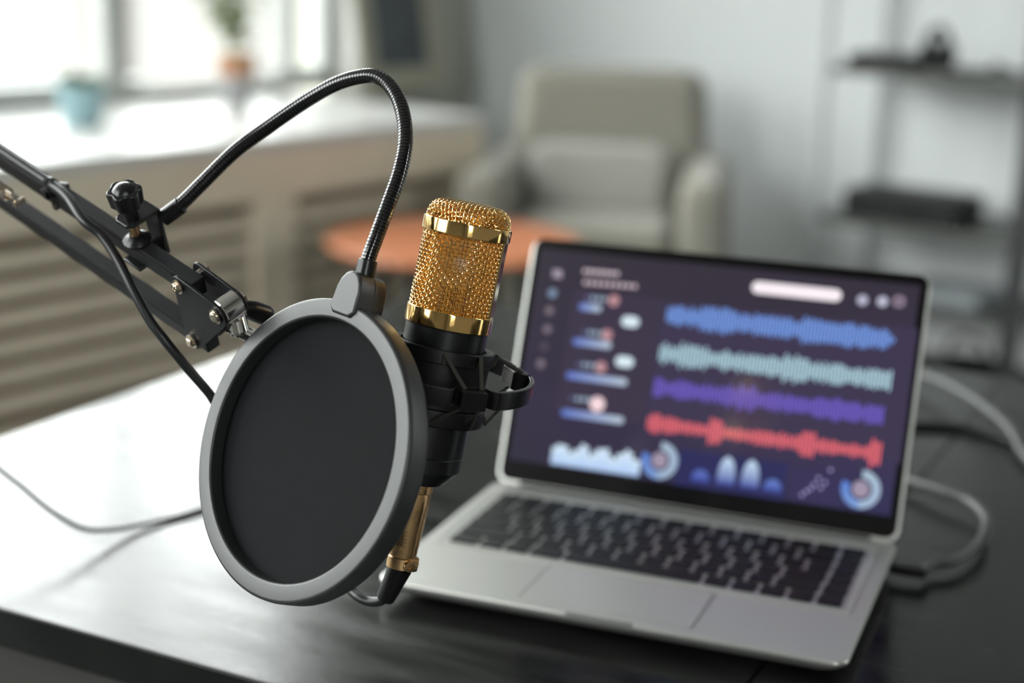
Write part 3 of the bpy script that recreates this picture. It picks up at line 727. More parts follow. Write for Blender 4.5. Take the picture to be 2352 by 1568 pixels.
# ============================================================ MICROPHONE
MA, MBt = at(1075.8, 509.5, .820), at(1027.7, 747.8, .8268)
mz = (MA-MBt).normalized(); mv = (CAM-MBt).normalized()
my = (mv - mz*mv.dot(mz)).normalized(); mx = my.cross(mz)
if mx.dot(rt) < 0: mx = -mx
MO = MBt
MF = frame4(MO, mx, -my, mz)
def mp(phi, r, t): return MO + (my*math.cos(phi) + mx*math.sin(phi))*r + mz*t   # phi 0 faces the viewer
HT = (MA-MBt).length
mic = empty('condenser_microphone', MO - mz*.084, 'gold condenser microphone with a black body held in the shock mount', 'microphone', M4=frame4(MO-mz*.084, mx, -my, mz))
RB = .0232
T1, T2 = .0088, HT-.0070
def band(t0, t1, r):
    prof = [(r-.0016, t0), (r-.0004, t0), (r, t0+.0005), (r, t1-.0005), (r-.0004, t1), (r-.0016, t1)]
    m = MB(); m.loft([[mp(2*PI*k/96, rr, tt) for k in range(96)] for rr, tt in prof], True, False)
    m.loft([[mp(2*PI*k/96, rr, tt) for k in range(96)] for rr, tt in ((r-.0016, t0), (r-.0016, t1))], True, False)
    return m
band(0, T1, .0231).build('band', M['gold'], mic, smooth=40)['label'] = 'lower polished gold band'
band(T2, HT, .02345).build('band', M['gold'], mic, smooth=40)['label'] = 'upper polished gold band'
# woven side grille: plates (struts) at phi 80 and -100 leave the weave between them
RG = .0218; NV = 66; dph = 2*PI/NV; NHW = 20; dt = (T2-T1)/NHW; AM = .00030; WR = .00027
m = MB()
PH_A, PH_B = R(64), R(98)
BK0, BK1 = R(-142), R(-108)                     # the second strut, round the back
def open_phi(p):
    p = (p+PI) % (2*PI)-PI
    return not (PH_A < p < PH_B) and not (BK0 < p < BK1)
for i in range(NV):
    ph = i*dph
    if not open_phi(ph): continue
    sg = 1 if i % 2 else -1
    m.tube([mp(ph, RG - AM*sg*math.cos(PI*k/4.0), T1-.0005+dt*k/4.0) for k in range(NHW*4+3)], WR, 5, caps=False)
arcs = [(PH_B-2*PI, BK0), (BK1, PH_A)]
for j in range(NHW+1):
    tt = T1-.0005+dt*(j); sg = 1 if j % 2 else -1
    if tt > T2: continue
    for a0, a1 in arcs:
        n = int((a1-a0)/dph*4)
        m.tube([mp(a0+(a1-a0)*k/n, RG + AM*sg*math.cos((a0+(a1-a0)*k/n)/dph*PI), tt) for k in range(n+1)], WR, 5, caps=False)
m.build('side_grille', M['gold_wire'], mic, smooth=60)
m = MB(); RI = .0207; NI = 144; di = 2*PI/NI
for i in range(NI): m.tube([mp(i*di, RI, T1-.001), mp(i*di, RI, T2+.001)], .00021, 4, caps=False)
nj = 44
for j in range(nj+1): m.tube([mp(k*2*PI/96, RI-.0001, T1+(T2-T1)*j/nj) for k in range(96)], .00021, 4, loop=True)
m.build('inner_mesh', M['gold_inner'], mic, smooth=60)
for h0_, h1_ in ((PH_A, PH_B), (BK0, BK1)):
    pc = (h0_+h1_)/2; hw = (h1_-h0_)/2
    A_, B_ = mp(pc-hw, RG+.0008, T1-.001), mp(pc+hw, RG+.0008, T1-.001)
    nn = (my*math.cos(pc)+mx*math.sin(pc)); dd = (B_-A_).normalized(); cc = (A_+B_)/2
    MB().box(cc + mz*((T2-T1+.002)/2) - nn*.0004, ((B_-A_).length, .0018, T2-T1+.002), (dd, nn, mz), .0003, 1).build('strut', M['gold'], mic)
# domed top: square weave folded over the rounded edge
R0, RC = .0140, .0078; HTOP = HT+.0094
def drape(u, v, off=0):
    rho = math.hypot(u, v); ph = math.atan2(u, v)
    if rho < R0: r_, h_, nr, nh = rho, HTOP, 0, 1
    else:
        th = (rho-R0)/RC
        if th < PI/2: r_, h_, nr, nh = R0+RC*math.sin(th), HTOP-RC*(1-math.cos(th)), math.sin(th), math.cos(th)
        else: r_, h_, nr, nh = R0+RC, HTOP-RC-(rho-R0-RC*PI/2), 1, 0
    bulge = .0006*(1-(min(rho, R0)/R0)**2)
    return mp(ph, r_+nr*off, h_+nh*off+bulge)
RM = R0+RC*PI/2+.0022
def dome(m, pitch, wr, am, sides, off, rot):
    n = int(RM/pitch); ca, sa = math.cos(rot), math.sin(rot)
    for fam in (0, 1):
        for i in range(-n, n+1):
            u = i*pitch; ext_ = math.sqrt(max(0, RM*RM-u*u)); k0 = int(ext_/pitch*4)
            if k0 < 3: continue
            pts = []
            for k in range(-k0, k0+1):
                v = k*pitch/4; wv_ = am*math.cos(PI*v/pitch)*(1 if i % 2 else -1)*(1 if fam else -1)
                a_, b_ = (u, v) if fam == 0 else (v, u)
                pts.append(drape(a_*ca-b_*sa, a_*sa+b_*ca, off+wv_))
            m.tube(pts, wr, sides, caps=False)
m = MB(); dome(m, .00225, .00027, .00030, 5, 0, R(8)); m.build('top_grille', M['gold_wire'], mic, smooth=60)
m = MB(); dome(m, .00105, .00023, .00004, 4, -.0010, R(35)); m.build('inner_top_mesh', M['gold_inner'], mic, smooth=60)
# capsule
cp = MB(); cc = MO+mz*(T1+.024)
cp.lathe([(0, -.004), (.013, -.004), (.014, -.003), (.014, .003), (.013, .004), (0, .004)], cc, my, 40); cap = cp.build('capsule', M['gold_dark'], mic)
MB().lathe([(0, .0040), (.0045, .0040), (.0047, .0046), (0, .0048)], cc, my, 24).build('capsule_contact', M['silver'], cap)
MB().box(MO+mz*(T1+.006), (.012, .008, .012), (mx, my, mz), .001).build('capsule_saddle', M['black_plastic'], cap)
# black body
body = [(.0150, -.0005), (.0220, -.0005), (.0221, 0), (.0219, -.0012), (.0219, -.050), (.0216, -.0675), (.0213, -.0678), (.0216, -.0682), (.0216, -.0755), (.0210, -.0765), (.0146, -.0838), (.0138, -.0842), (.0098, -.0842)]
MB().loft([[mp(2*PI*k/96, rr, tt) for k in range(96)] for rr, tt in body], True, True).build('body', M['black_body'], mic, smooth=25)
MB().lathe([(.0098, .002), (.0098, -.0052), (.0092, -.0058), (.0, -.0058)], MO-mz*.0842, mz, 40, True).build('output_socket', M['gold_dark'], mic)

# ============================================================ SHOCK MOUNT
tl = R(5.5)
sz = (mz*math.cos(tl)+my*math.sin(tl)).normalized(); sy = mx.cross(sz)*-1
if sy.dot(my) < 0: sy = -sy
SO = MO - mz*.0245
def sp_(phi, r, t): return SO + (sy*math.cos(phi)+mx*math.sin(phi))*r + sz*t
sm = empty('shock_mount', SO, 'black spider shock mount gripping the microphone body', 'shock mount', M4=frame4(SO, mx, -sy, sz))
def ringm(prof): 
    m = MB(); m.loft([[mp(2*PI*k/72, r, t) for k in range(72)] for r, t in prof], True, False, loop=True); return m
ringm([(.0232, -.0100), (.0273, -.0098), (.0277, -.0103), (.0277, -.0165), (.0272, -.0170), (.0235, -.0170)]).build('upper_collar', M['black_plastic'], sm, smooth=40)
ringm([(.0232, -.0160), (.0262, -.0168), (.0260, -.0405), (.0225, -.0410)]).build('sleeve', M['black_plastic'], sm, smooth=40)
ringm([(.0228, -.0405), (.0283, -.0408), (.0287, -.0415), (.0286, -.0485), (.0278, -.0497), (.0228, -.0500)]).build('lower_collar', M['black_plastic'], sm, smooth=40)
CL = [R(24.5+90*k) for k in range(4)]
RR = .0497
def rprof(ph):
    d_ = min(abs((ph-c_+PI) % (2*PI)-PI) for c_ in CL); h0, h1 = R(9.5), R(15)
    if d_ < h0: return RR-.0072
    if d_ < h1:
        x_ = (d_-h0)/(h1-h0); x_ = x_*x_*(3-2*x_); return RR-.0072+.0072*x_
    return RR
n = 288; rings = []
HB = .0048
for k in range(n):
    ph = 2*PI*k/n; r_ = rprof(ph); 
    rings.append([sp_(ph, r_-.0013, -HB+.0004), sp_(ph, r_-.0013, HB-.0004), sp_(ph, r_-.0009, HB), sp_(ph, r_+.0009, HB), sp_(ph, r_+.0013, HB-.0004), sp_(ph, r_+.0013, -HB+.0004), sp_(ph, r_+.0009, -HB), sp_(ph, r_-.0009, -HB)])
MB().loft(rings, True, False, loop=True).build('outer_ring', M['black_gloss'], sm, smooth=50)
for c_ in CL:
    rd = sy*math.cos(c_)+mx*math.sin(c_); td = sz.cross(rd)
    MB().box(SO+rd*(RR-.0018)-sz*.0006, (.0140, .0050, .0096), (td, rd, sz), .0005, 2).build('clip', M['black_plastic'], sm)
    for s_ in (-1, 1):
        pa = mp(c_+s_*R(21), .0284, -.0118); pb_ = SO+rd*(RR-.0032)+td*(s_*.0045)+sz*.0045
        MB().tube([mp(c_+s_*R(21), .0277, -.0165), mp(c_+s_*R(21), .0289, -.0125), pa+mz*.0008, pa*.5+pb_*.5, pb_], .00105, 8).build('elastic_cord', M['cord'], sm)
        pa = mp(c_+s_*R(24), .0296, -.0478); pb_ = SO+rd*(RR-.0032)+td*(s_*.0045)-sz*.0055
        MB().tube([mp(c_+s_*R(24), .0287, -.0440), pa, pa*.5+pb_*.5, pb_], .0009, 8).build('elastic_cord', M['cord'], sm)
# swivel that joins the mount to the boom, behind the pop filter
JT = sp_(R(-100), .062, 0)
MB().box(sp_(R(-100), .0555, 0), (.016, .010, .0096), ((mx*math.sin(R(-100))+sy*math.cos(R(-100))), sz.cross(mx), sz), .001).build('mount_lug', M['black_plastic'], sm)
MB().lathe([(.0, -.011), (.0075, -.011), (.0085, -.009), (.0085, .009), (.0075, .011), (0, .011)], JT, sz, 24).build('swivel', M['black_plastic'], sm)

# ============================================================ BOOM ARM
bd = cv(.738, -.441, .509).normalized(); bn = cv(.67, .53, -.51); bn = (bn-bd*bn.dot(bd)).normalized(); bu = bn.cross(bd)
if bu.dot(up) < 0: bu = -bu
K1 = at(409, 658, .845)                        # front bolt of the upper bar, on the plate's outer face
def bf(a_, n_, u_): return K1 + bd*a_ + bn*n_ + bu*u_
AXA = (bd, bn, bu)
arm = empty('boom_arm', bf(-.60, .02, 0), 'black boom arm of parallel bars with a chrome swivel reaching in from the left', 'microphone arm', M4=frame4(bf(-.60, .02, 0), bd, bn, bu))
UL = -.0405
LBAR = .52
for u_, nm in ((0, 'upper parallel bar'), (UL, 'lower parallel bar')):
    o = MB().box(bf(-LBAR/2+.007, .0085, u_-.003), (LBAR, .0090, .0112), AXA, .0008, 2).build('bar', M['bar_black'], arm)
    o['label'] = nm
    g_ = MB(); g_.box(bf(-LBAR/2, .0040-.0002, u_+.0003), (LBAR-.02, .0006, .0012), AXA); g_.build('bar_edge', M['bar_black'], o, smooth=0)
def hull_outline(cs):
    pts = []
    for (a_, u_, r) in cs:
        for k in range(32): pts.append((a_+r*math.cos(2*PI*k/32), u_+r*math.sin(2*PI*k/32)))
    pts = sorted(set(pts)); 
    def half(ps):
        h = []
        for p in ps:
            while len(h) > 1 and (h[-1][0]-h[-2][0])*(p[1]-h[-2][1])-(h[-1][1]-h[-2][1])*(p[0]-h[-2][0]) <= 0: h.pop()
            h.append(p)
        return h
    a_, b_ = half(pts), half(pts[::-1]); return a_[:-1]+b_[:-1]
B3 = (.0302, -.0040)
tri = hull_outline([(0, 0, .0058), (0, UL, .0062), (B3[0], B3[1], .0072)])
def plate(n0, tr, off=0):
    return MB().prism([bf(off+a_, n0, u_) for a_, u_ in tr], bn*.0016, .0003, 1).build('bracket_plate', M['bar_black'], arm, smooth=40)
plate(.0008, tri); plate(.0150, tri)
plate(.0008, tri, -LBAR+.0); plate(.0150, tri, -LBAR)
def bolt(a_, u_, r=.0042, hexa=True, off=0):
    c_ = bf(a_+off, 0, u_); m = MB()
    m.lathe([(0, -.0004), (r, -.0004), (r+.0002, 0), (r+.0002, .0008), (0, .0008)], c_, -bn, 32)
    if hexa:
        A = bd; B_ = bu
        m.prism([c_-bn*.0004 + (A*math.cos(PI/3*k)+B_*math.sin(PI/3*k))*r*.72 for k in range(6)], -bn*.0020, .0003, 1)
        m.lathe([(r*.42, 0), (r*.42, .0006), (r*.30, .0006), (r*.28, .0002), (0, .0002)], c_-bn*.0024, -bn, 24)
    else:
        m.lathe([(r*.8, .0004), (r*.78, .0016), (r*.55, .0024), (r*.2, .0028), (0, .0028)], c_, -bn, 32)
    m.lathe([(0, 0), (.0018, 0), (.0018, -.017), (0, -.017)], c_, -bn, 16)
    m.lathe([(0, 0), (.0036, 0), (.0038, -.003), (0, -.003)], c_+bn*.0166, -bn, 6)
    m.build('bolt', M['nickel'], arm)
bolt(0, 0); bolt(0, UL); bolt(B3[0], B3[1], .0042, False)
bolt(0, 0, off=-LBAR); bolt(0, UL, off=-LBAR)
# swivel knuckle, rod and wing knob
kc = bf(B3[0], .0088, B3[1])
MB().lathe([(0, -.0062), (.0070, -.0062), (.0076, -.0055), (.0076, .0055), (.0070, .0062), (0, .0062)], kc, bn, 32).build('knuckle', M['chrome'], arm)
k2 = at(541, 727, .848)
kd = (at(600, 781, .870)-at(541, 751, .850)).normalized()
MB().tube([kc, k2], .0052, 20).build('knuckle', M['chrome'], arm)
ku = cv(-.2, .95, .2).normalized()
MB().lathe([(0, .0060), (.0046, .0060), (.0056, .0050), (.0056, -.0085), (.0046, -.0098), (0, -.0098)], k2, ku, 32).build('collar', M['chrome'], arm)
r0_ = at(540, 752, .850)
JE = JT
r1_ = at(640, 801, .882)
MB().tube([r0_-kd*.004, r0_, r0_+kd*.004, r0_+kd*.0045, r1_], [.0042, .0046, .0046, .0041, .0041], 24).build('rod', M['chrome'], arm)
MB().tube(spline([r1_, at(690, 822, .880), JT-sz*0], 8), .0041, 20).build('rod', M['chrome'], arm)
wd_ = (at(616, 724, .862)-at(560, 702, .852)).normalized(); wu = bu; wn = wd_.cross(wu).normalized(); wu = wn.cross(wd_)
wc = at(557, 704, .852)
m = MB(); ringsW = []
for x_, h_, t_ in ((0, .0034, .0040), (.0015, .0046, .0045), (.006, .0060, .0045), (.0145, .0064, .0042), (.0175, .0052, .0036), (.0185, .0034, .0024)):
    c_ = wc + wd_*x_
    ringsW.append([c_ + wu*(h_*math.cos(a_)*1.0)+wn*(t_*math.sin(a_)) for a_ in [2*PI*k/12+PI/12 for k in range(12)]])
m.loft(ringsW); m.build('wing_knob', M['black_gloss'], arm, smooth=40)
MB().tube([k2, wc+wd_*.003], .003, 12).build('knob_stem', M['chrome'], arm)
# tension spring between the bars with its hook screw
def spring(u0, n0, a0, a1):
    pts = []; turns = int((a1-a0)/.0016)
    for k in range(turns*10): 
        ang = 2*PI*k/10; pts.append(bf(a0+(a1-a0)*k/(turns*10), n0+.0036*math.cos(ang), u0+.0036*math.sin(ang)))
    return MB().tube(pts, .00055, 5).build('spring', M['nickel'], arm)
hk = at(38, 463, .905); rel = hk-K1; ha, hn, hu = rel.dot(bd), rel.dot(bn), rel.dot(bu)
spring(hu+.001, hn, ha-.22, ha-.007)
MB().tube([bf(ha-.008, hn, hu+.004), bf(ha-.003, hn, hu+.004), bf(ha, hn, hu+.001), bf(ha, hn, hu-.003)], .0012, 8).build('spring_hook', M['nickel'], arm)
MB().tube([bf(ha, hn-.002, hu-.001), bf(ha, hn+.005, hu-.001)], .0017, 14).build('hook_screw', M['nickel'], arm)
# elbow and lower arm standing on the desk edge, out of the frame
el = bf(-LBAR, .0085, UL/2)
cb_ = D(.10, -.012, 0)
post_top = cb_ + Vector((0, 0, .10))
sdir = (post_top-el).normalized(); sn = sdir.cross(Vector((0, 0, 1))).normalized(); su = sn.cross(sdir)
L2 = (post_top-el).length
for s_ in (-1, 1):
    MB().box((el+post_top)/2 + su*(s_*.014) + sn*0, (L2+.012, .009, .0112), (sdir, sn, su), .0008, 2).build('bar', M['bar_black'], arm)['label'] = 'lower arm bar outside the photo edge'
for s_ in (-1, 1):
    MB().box(post_top + sn*(s_*.0065) + Vector((0, 0, .006)), (.030, .0018, .050), (sdir.cross(sn).cross(sn)*-1, sn, su), .0004, 1).build('bracket_plate', M['bar_black'], arm)
    MB().box(el + sn*(s_*.0065), (.030, .0018, .060), (sdir, sn, su), .0004, 1).build('bracket_plate', M['bar_black'], arm)
MB().tube([post_top+Vector((0, 0, .012)), cb_+Vector((0, 0, -.005))], .008, 20).build('post', M['bar_black'], arm)
MB().box(cb_+Vector((0, 0, .008))+bD*.012, (.055, .045, .014), AXD, .002).build('clamp_jaw', M['bar_black'], arm)
MB().box(cb_+Vector((0, 0, -.025))-bD*.012, (.010, .045, .080), AXD, .002).build('clamp_spine', M['bar_black'], arm)
MB().box(cb_+Vector((0, 0, -.062))+bD*.012, (.055, .045, .010), AXD, .002).build('clamp_jaw', M['bar_black'], arm)

# ============================================================ POP FILTER
PFc = at(684.2, 1029.1, .80)
ya, yb_ = .70856, .19885
pn = cv(-math.sin(ya)*math.cos(yb_), math.sin(yb_), math.cos(ya)*math.cos(yb_)).normalized()   # faces the viewer's left
pr_ = up.cross(pn).normalized(); pu_ = pn.cross(pr_)
tilt_ = hitplane(806, 662, PFc, pn) - PFc
topdir = tilt_.normalized()                     # towards the holder block
px_ = topdir.cross(pn).normalized()
PF4 = frame4(PFc, px_, topdir, pn)
pf = empty('pop_filter', PFc, 'round black pop filter with a grey rim on a gooseneck clamped to the boom arm', 'pop filter', M4=PF4)
RIN, ROUT, DEP = .0687, .0787, .0150
prof = [(RIN-.0006, -.0078), (RIN-.0006, -.0012), (RIN, -.0002), (RIN+.0010, .0003), (ROUT-.0022, .0003), (ROUT-.0010, -.0001), (ROUT-.0003, -.0010), (ROUT, -.0026), (ROUT, -DEP+.004), (ROUT-.0012, -DEP+.0014), (ROUT-.0035, -DEP), (RIN+.001, -DEP), (RIN-.0006, -DEP+.001), (RIN-.0006, -.0110)]
def pp_(phi, r, z): return PFc + (topdir*math.cos(phi)+px_*math.sin(phi))*r + pn*z
m = MB(); m.loft([[pp_(2*PI*k/144, r, z) for k in range(144)] for r, z in prof], True, False, loop=True)
m.build('rim', M['rim'], pf, smooth=50, origin=PF4)
m = MB(); m.loft([[pp_(2*PI*k/96, r, z) for k in range(96)] for r, z in ((.0001, -.0076), (.03, -.0077), (RIN, -.0078))], True, False)
m.build('nylon_mesh', M['nylon'], pf, origin=frame4(PFc, pr_, pu_, pn))
m = MB(); m.loft([[pp_(2*PI*k/96, r, z) for k in range(96)] for r, z in ((.0001, -.0110), (.03, -.0110), (RIN, -.0108))], True, False)
m.build('rear_nylon_mesh', M['nylon'], pf, origin=frame4(PFc, pr_, pu_, pn))
# holder block at the top of the rim
bc = ROUT+.002
def blk(ins, z): 
    w0, w1 = .0098-ins, .0078-ins; ya0, yb1 = ROUT-.0075+ins, ROUT+.0158-ins
    pts = []
    base = [(-w0, ROUT-.004), (-w0+.003, ya0), (w0-.003, ya0), (w0, ROUT-.004), (w0-.0006, ROUT+.006), (w1, yb1-.0045), (w1-.0025, yb1-.0012), (w1-.005, yb1), (-w1+.005, yb1), (-w1+.0025, yb1-.0012), (-w1, yb1-.0045), (-w0+.0006, ROUT+.006)]
    return [PFc + px_*x + topdir*y + pn*z for x, y in base]
MB().loft([blk(.0016, .0022), blk(.0005, .0016), blk(0, .0004), blk(0, -.0085), blk(.0004, -.0088), blk(0, -.0091), blk(0, -.0165), blk(.0012, -.0182)]).build('holder_block', M['rim'], pf, smooth=40)
# gooseneck
gb = PFc + topdir*(ROUT+.010) - pn*.0085
g1 = at(838, 626, 0.0001)                        # helper ray point, depth set below
dblk = (gb-CAM).dot(fw)
gq = [(836, 640), (845, 598), (866, 540), (893, 467), (918, 395), (931, 325), (925, 260), (903, 207), (868, 177), (826, 176), (768, 194), (700, 233), (620, 288), (540, 347), (464, 421), (430, 455), (402, 481)]
gt = [0, .0, .02, .07, .15, .25, .36, .46, .56, .66, .78, .89, .97, 1.0, 1.0, 1.0, 1.0]
gp = [at(x, y, dblk+(.867-dblk)*q) for (x, y), q in zip(gq, gt)]
gs = resample(spline(gp, 30), .00020)
# spiral metal sheath: ring ridges every 1.9 mm
rad = []; pitch = .00185
for i in range(len(gs)):
    f_ = (i*.00020 % pitch)/pitch
    rad.append(.00366 if f_ < .12 else .00402 - .00008*(f_-.12))
MB().tube(gs, rad, 32).build('gooseneck', M['goose'], pf, smooth=24)
d0 = (gs[60]-gs[0]).normalized()
MB().tube([at(834, 652, dblk), gp[1]+(gp[1]-gp[0])*.0, gp[1]+d0*.0005], [.0054, .0050, .0040], 28).build('ferrule', M['black_gloss'], pf, smooth=50)
e0 = at(416, 470, .866); e1 = at(375, 501, .869)
MB().tube([e0+(e0-e1)*.02, e0, e1], [.0040, .0047, .0049], 28).build('ferrule', M['black_gloss'], pf, smooth=50)
# clamp: top plate, spine, lower jaw, screw, pad, star knob; its frame is the boom arm's
c3 = at(369, 486, .864); rel = c3-K1
ca_, cn_, cu_ = rel.dot(bd), rel.dot(bn), rel.dot(bu)
CW = .0145; CLN = .0215
jaw_u = -.0088
sc_a = ca_-CW/2
# place so that the jaw hugs the bar: bar spans n .004-.013
def cfp(a_, n_, u_): return bf(a_, n_, u_)
nsp = max(.0165, cn_)
ntop = nsp-CLN
clamp = MB(); utop = cu_+.002
clamp.prism([cfp(ca_-CW, nsp, utop), cfp(ca_, nsp, utop), cfp(ca_, ntop+.003, utop), cfp(ca_-.003, ntop, utop), cfp(ca_-CW+.003, ntop, utop), cfp(ca_-CW, ntop+.003, utop)], -bu*.0024, .0004, 1)
clamp.box(cfp(ca_-CW/2, nsp-.0012, (utop+jaw_u-.003)/2), (CW, .0026, utop-jaw_u+.003), AXA, .0005, 1)
clamp.box(cfp(ca_-CW/2, (nsp+.002)/2-.0005, jaw_u-.0018), (CW, nsp-.001, .0026), AXA, .0005, 1)
co = clamp.build('clamp', M['black_gloss'], pf, smooth=40)
sa_, sn_ = ca_-CW/2, .0085
MB().lathe([(.0028, 0), (.0028, utop-.005), (0, utop-.005)], cfp(sa_, sn_, .0055), bu, 20).build('screw', M['gold_dark'], co)
MB().lathe([(0, 0), (.0078, 0), (.0080, .0010), (.0060, .0028), (.0036, .0040), (.0036, .0050), (0, .0050)], cfp(sa_, sn_, .0026), bu, 32).build('pad', M['black_gloss'], co)
kh = utop+.0083
m = MB(); ringsK = []; NK = 96
for zz, rr, fl in ((0, .0076, .8), (.0008, .0083, 1), (.0086, .0090, 1), (.0100, .0088, 1), (.0107, .0079, .9), (.0105, .0062, .3), (.0121, .0048, .05), (.0130, .0027, 0), (.0133, .0004, 0)):
    c_ = cfp(sa_, sn_, kh+zz)
    ringsK.append([c_ + (bd*math.cos(2*PI*k/NK)+bn*math.sin(2*PI*k/NK))*rr*(1+fl*.088*math.cos(6*2*PI*k/NK)) for k in range(NK)])
m.loft(ringsK); m.build('star_knob', M['black_gloss'], co, smooth=50)
MB().lathe([(0, 0), (.0042, 0), (.0042, .0090), (0, .0090)], cfp(sa_, sn_, utop-.0003), bu, 20).build('screw_collar', M['black_gloss'], co)

# ============================================================ MICROPHONE CABLE (connector, boot, cord)
XO = MO - mz*.0915
xc = empty('microphone_cable', XO, 'black microphone cable with a gold connector looping up to the boom arm', 'cable')
pe = at(922, 1290, .842); xd = (XO-pe).normalized()
Lx = (XO-pe).length
MB().lathe([(.0070, .0075), (.0085, .0070), (.0090, .0008), (.0095, 0), (.0095, -.006), (.0093, -.008), (.0074, -Lx+.004), (.0072, -Lx+.0035), (0, -Lx+.0035)], XO, xd, 48).build('connector', M['gold_dark'], xc, smooth=40)
MB().lathe([(.0072, .0036), (.0078, .0030), (.0078, -.0028), (.0070, -.0034), (0, -.0034)], pe, xd, 48).build('clamp_ring', M['gold_dark'], xc, smooth=40)
vd = (CAM-pe).normalized(); vd = (vd-xd*vd.dot(xd)).normalized(); sd = xd.cross(vd)
if sd.dot(rt) < 0: sd = -sd
pk_ = (vd*.75+sd*.5).normalized()
m = MB(); m.lathe([(.0, -.002), (.0030, -.002), (.0034, .001), (.0030, .0020), (.0012, .0022), (.0008, .0015), (0, .0015)], pe+pk_*.0072, pk_, 20); m.build('clamp_screw', M['gold_dark'], xc)
MB().lathe([(0, -.002), (.0035, -.0015), (.0045, .0010), (.0036, .0030), (0, .0035)], pe+sd*.0060, sd, 20).build('clamp_lug', M['gold_dark'], xc)
eg = MB()
e_t = .0215; e_r = .0087
for k in range(9):
    c_ = pe + xd*(.0105+k*.0010); r2 = .0074+(.0135+k*.0010)*.06
    for j in range(3 if k % 2 else 4):
        a_ = R(-38+j*13); nrm = (vd*math.cos(a_)+sd*math.sin(a_)); tg = (sd*math.cos(a_)-vd*math.sin(a_))
        eg.box(c_+nrm*(r2+.00002), (.0014, .0003, .0003), (tg, nrm, xd))
eg.build('engraving', M['hinge'], xc, smooth=0)
b0, b1 = pe-xd*.003, at(885, 1374, .846)
MB().tube([b0, b0*.5+b1*.5, b1, b1+(b1-b0).normalized()*.0012], [.0066, .0058, .0050, .0040], 28).build('boot', M['black_plastic'], xc, smooth=40)
cpts = [b1+(b0-b1)*.05, at(872, 1380, .848), at(850, 1381, .852), at(826, 1372, .856), at(806, 1355, .862), at(780, 1320, .868), at(735, 1230, .886), at(660, 1120, .90), at(570, 1022, .895), at(500, 932, .876), at(478, 900, .872), at(432, 847, .866), at(383, 787, .860), at(344, 735, .860), at(306, 666, .862), at(268, 592, .868), at(232, 540, .872), at(191, 505, .874), bf(-.098, .0016, .0112), bf(-.118, .0036, .0101)]
# then along the top of the upper bar
zrel = cpts[-1]-K1
a_z = zrel.dot(bd)
tp_ = [bf(a_z-.02-.05*k, .0085+(.0012 if k else .0), .0112/2+.0036+.0004*math.sin(k)) for k in range(9)]
zl = at(0, 343, .925)-K1
tp_ = [bf(a_z-.025, zl.dot(bn), .0101)] + [bf(a_z-.06-.055*k, zl.dot(bn), zl.dot(bu)) for k in range(7)] + [bf(-LBAR+.01, .0085, .02), el+bu*.03-bd*.02]
ctp = spline(cpts+tp_, 10)
MB().tube(ctp, .0027, 16).build('cord', M['rubber'], xc, smooth=60)
# cable tie round the bar and the cable
ta = -.119; zn, zu = zl.dot(bn), zl.dot(bu)
tn0, tn1, tu0, tu1 = .0030, max(.0140, zn+.0032), -.0094, zu+.0034
m = MB(); loop_ = [(tn0, tu0), (.0085, tu0-.0004), (tn1-.001, tu0), (tn1, 0), (tn1-.0003, .0030), (zn+.0052, .0062), (zn+.0026, tu1-.0016), (zn, tu1), (zn-.0025, tu1-.0010), (tn0-.0006, .0035), (tn0-.0004, 0)]
pts = [bf(ta+u_*.10, n_, u_) for n_, u_ in loop_]
m.loft([[p+bd*x+((p-bf(ta, .0085, .003)).normalized())*y for x, y in ((-.0013, 0), (.0013, 0), (.0013, .0009), (-.0013, .0009))] for p in pts], True, False, loop=True)
m.box(bf(ta-.004, tn0-.0014, .0005), (.0050, .0030, .0055), AXA, .0006)
tag(m.build('cable_tie', M['black_gloss'], smooth=40, origin=Matrix.Translation(bf(ta, .0085, 0))), 'black zip tie holding the cable to the upper boom bar', 'cable tie')

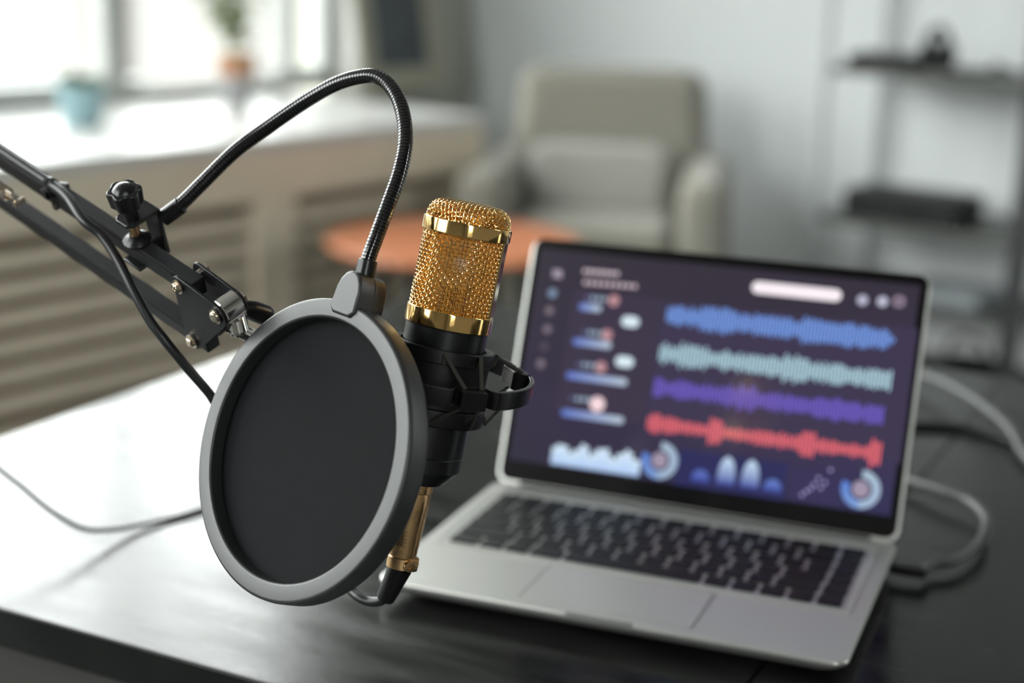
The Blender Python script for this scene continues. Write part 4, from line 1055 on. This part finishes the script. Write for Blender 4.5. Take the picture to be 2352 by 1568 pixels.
# thin cable dipping on to the desk
def onz(px, py, z): return hit(px, py, z)
c1 = [onz(-70, 1010, .07), onz(-30, 1052, .060), onz(0, 1078, .053), onz(50, 1118, .043), onz(100, 1160, .032), onz(150, 1195, .0225), onz(200, 1216, .0140), onz(260, 1216, .0075), onz(320, 1206, .0035), onz(380, 1193, .0022), onz(440, 1176, .0020), onz(520, 1150, .0020), onz(640, 1100, .0020), onz(760, 1040, .0020), onz(850, 960, .0020), onz(900, 880, .0020)]
c1 = [(el+post_top)/2 + sn*.008, (el*.35+post_top*.65) + sn*.012 + Vector((.01, 0, 0)), c1[0]*.55+(post_top+Vector((.02, 0, .03)))*.45]+c1
tag(MB().tube(spline(c1, 10), .0018, 12).build('thin_cable', M['rubber'], origin=Matrix.Translation(c1[9])), 'thin black cable sagging on to the bright left end of the desk', 'cable')

# cables beside the laptop
r_ = .0036
pl = empty('charging_cable', LP(LW, .03, 0), 'thick grey cable looping out of the right side of the laptop', 'cable')
plug0 = LP(LW, .030, .0085)
MB().box(plug0+lx*.012, (.026, .009, .007), (lx, ly, lz), .002, 2).build('plug', M['black_plastic'], pl)
pts = [plug0+lx*.022, onz(2140, 1296, .0085), onz(2190, 1290, .0085), onz(2235, 1262, .0095), onz(2262, 1222, .011), onz(2262, 1185, .012), onz(2225, 1150, .012), onz(2170, 1128, .012), onz(2105, 1108, .010), onz(2040, 1085, .007), onz(1980, 1050, .0042), onz(1900, 980, .0042)]
MB().tube(spline(pts, 10), r_, 16).build('cord', M['braid'], pl)
pts = [onz(1900, 860, .0042), onz(2000, 845, .006), onz(2120, 862, .016), onz(2190, 890, .020), onz(2260, 932, .020), onz(2320, 985, .014), onz(2352, 1040, .008), onz(2420, 1110, .0045), onz(2520, 1150, .0042)]
tag(MB().tube(spline(pts, 10), .0042, 16).build('grey_cable', M['braid'], origin=Matrix.Translation(pts[3])), 'thick light grey cable arching behind the right edge of the laptop', 'cable')
pts = [onz(1900, 990, .0034), onz(2000, 980, .0034), onz(2110, 975, .0034), onz(2200, 980, .0034), onz(2290, 1000, .0034), onz(2360, 1024, .0034), onz(2450, 1062, .0034)]
tag(MB().tube(spline(pts, 10), .0033, 12).build('black_cable', M['rubber'], origin=Matrix.Translation(pts[3])), 'black cable crossing the desk between the two grey cable loops', 'cable')
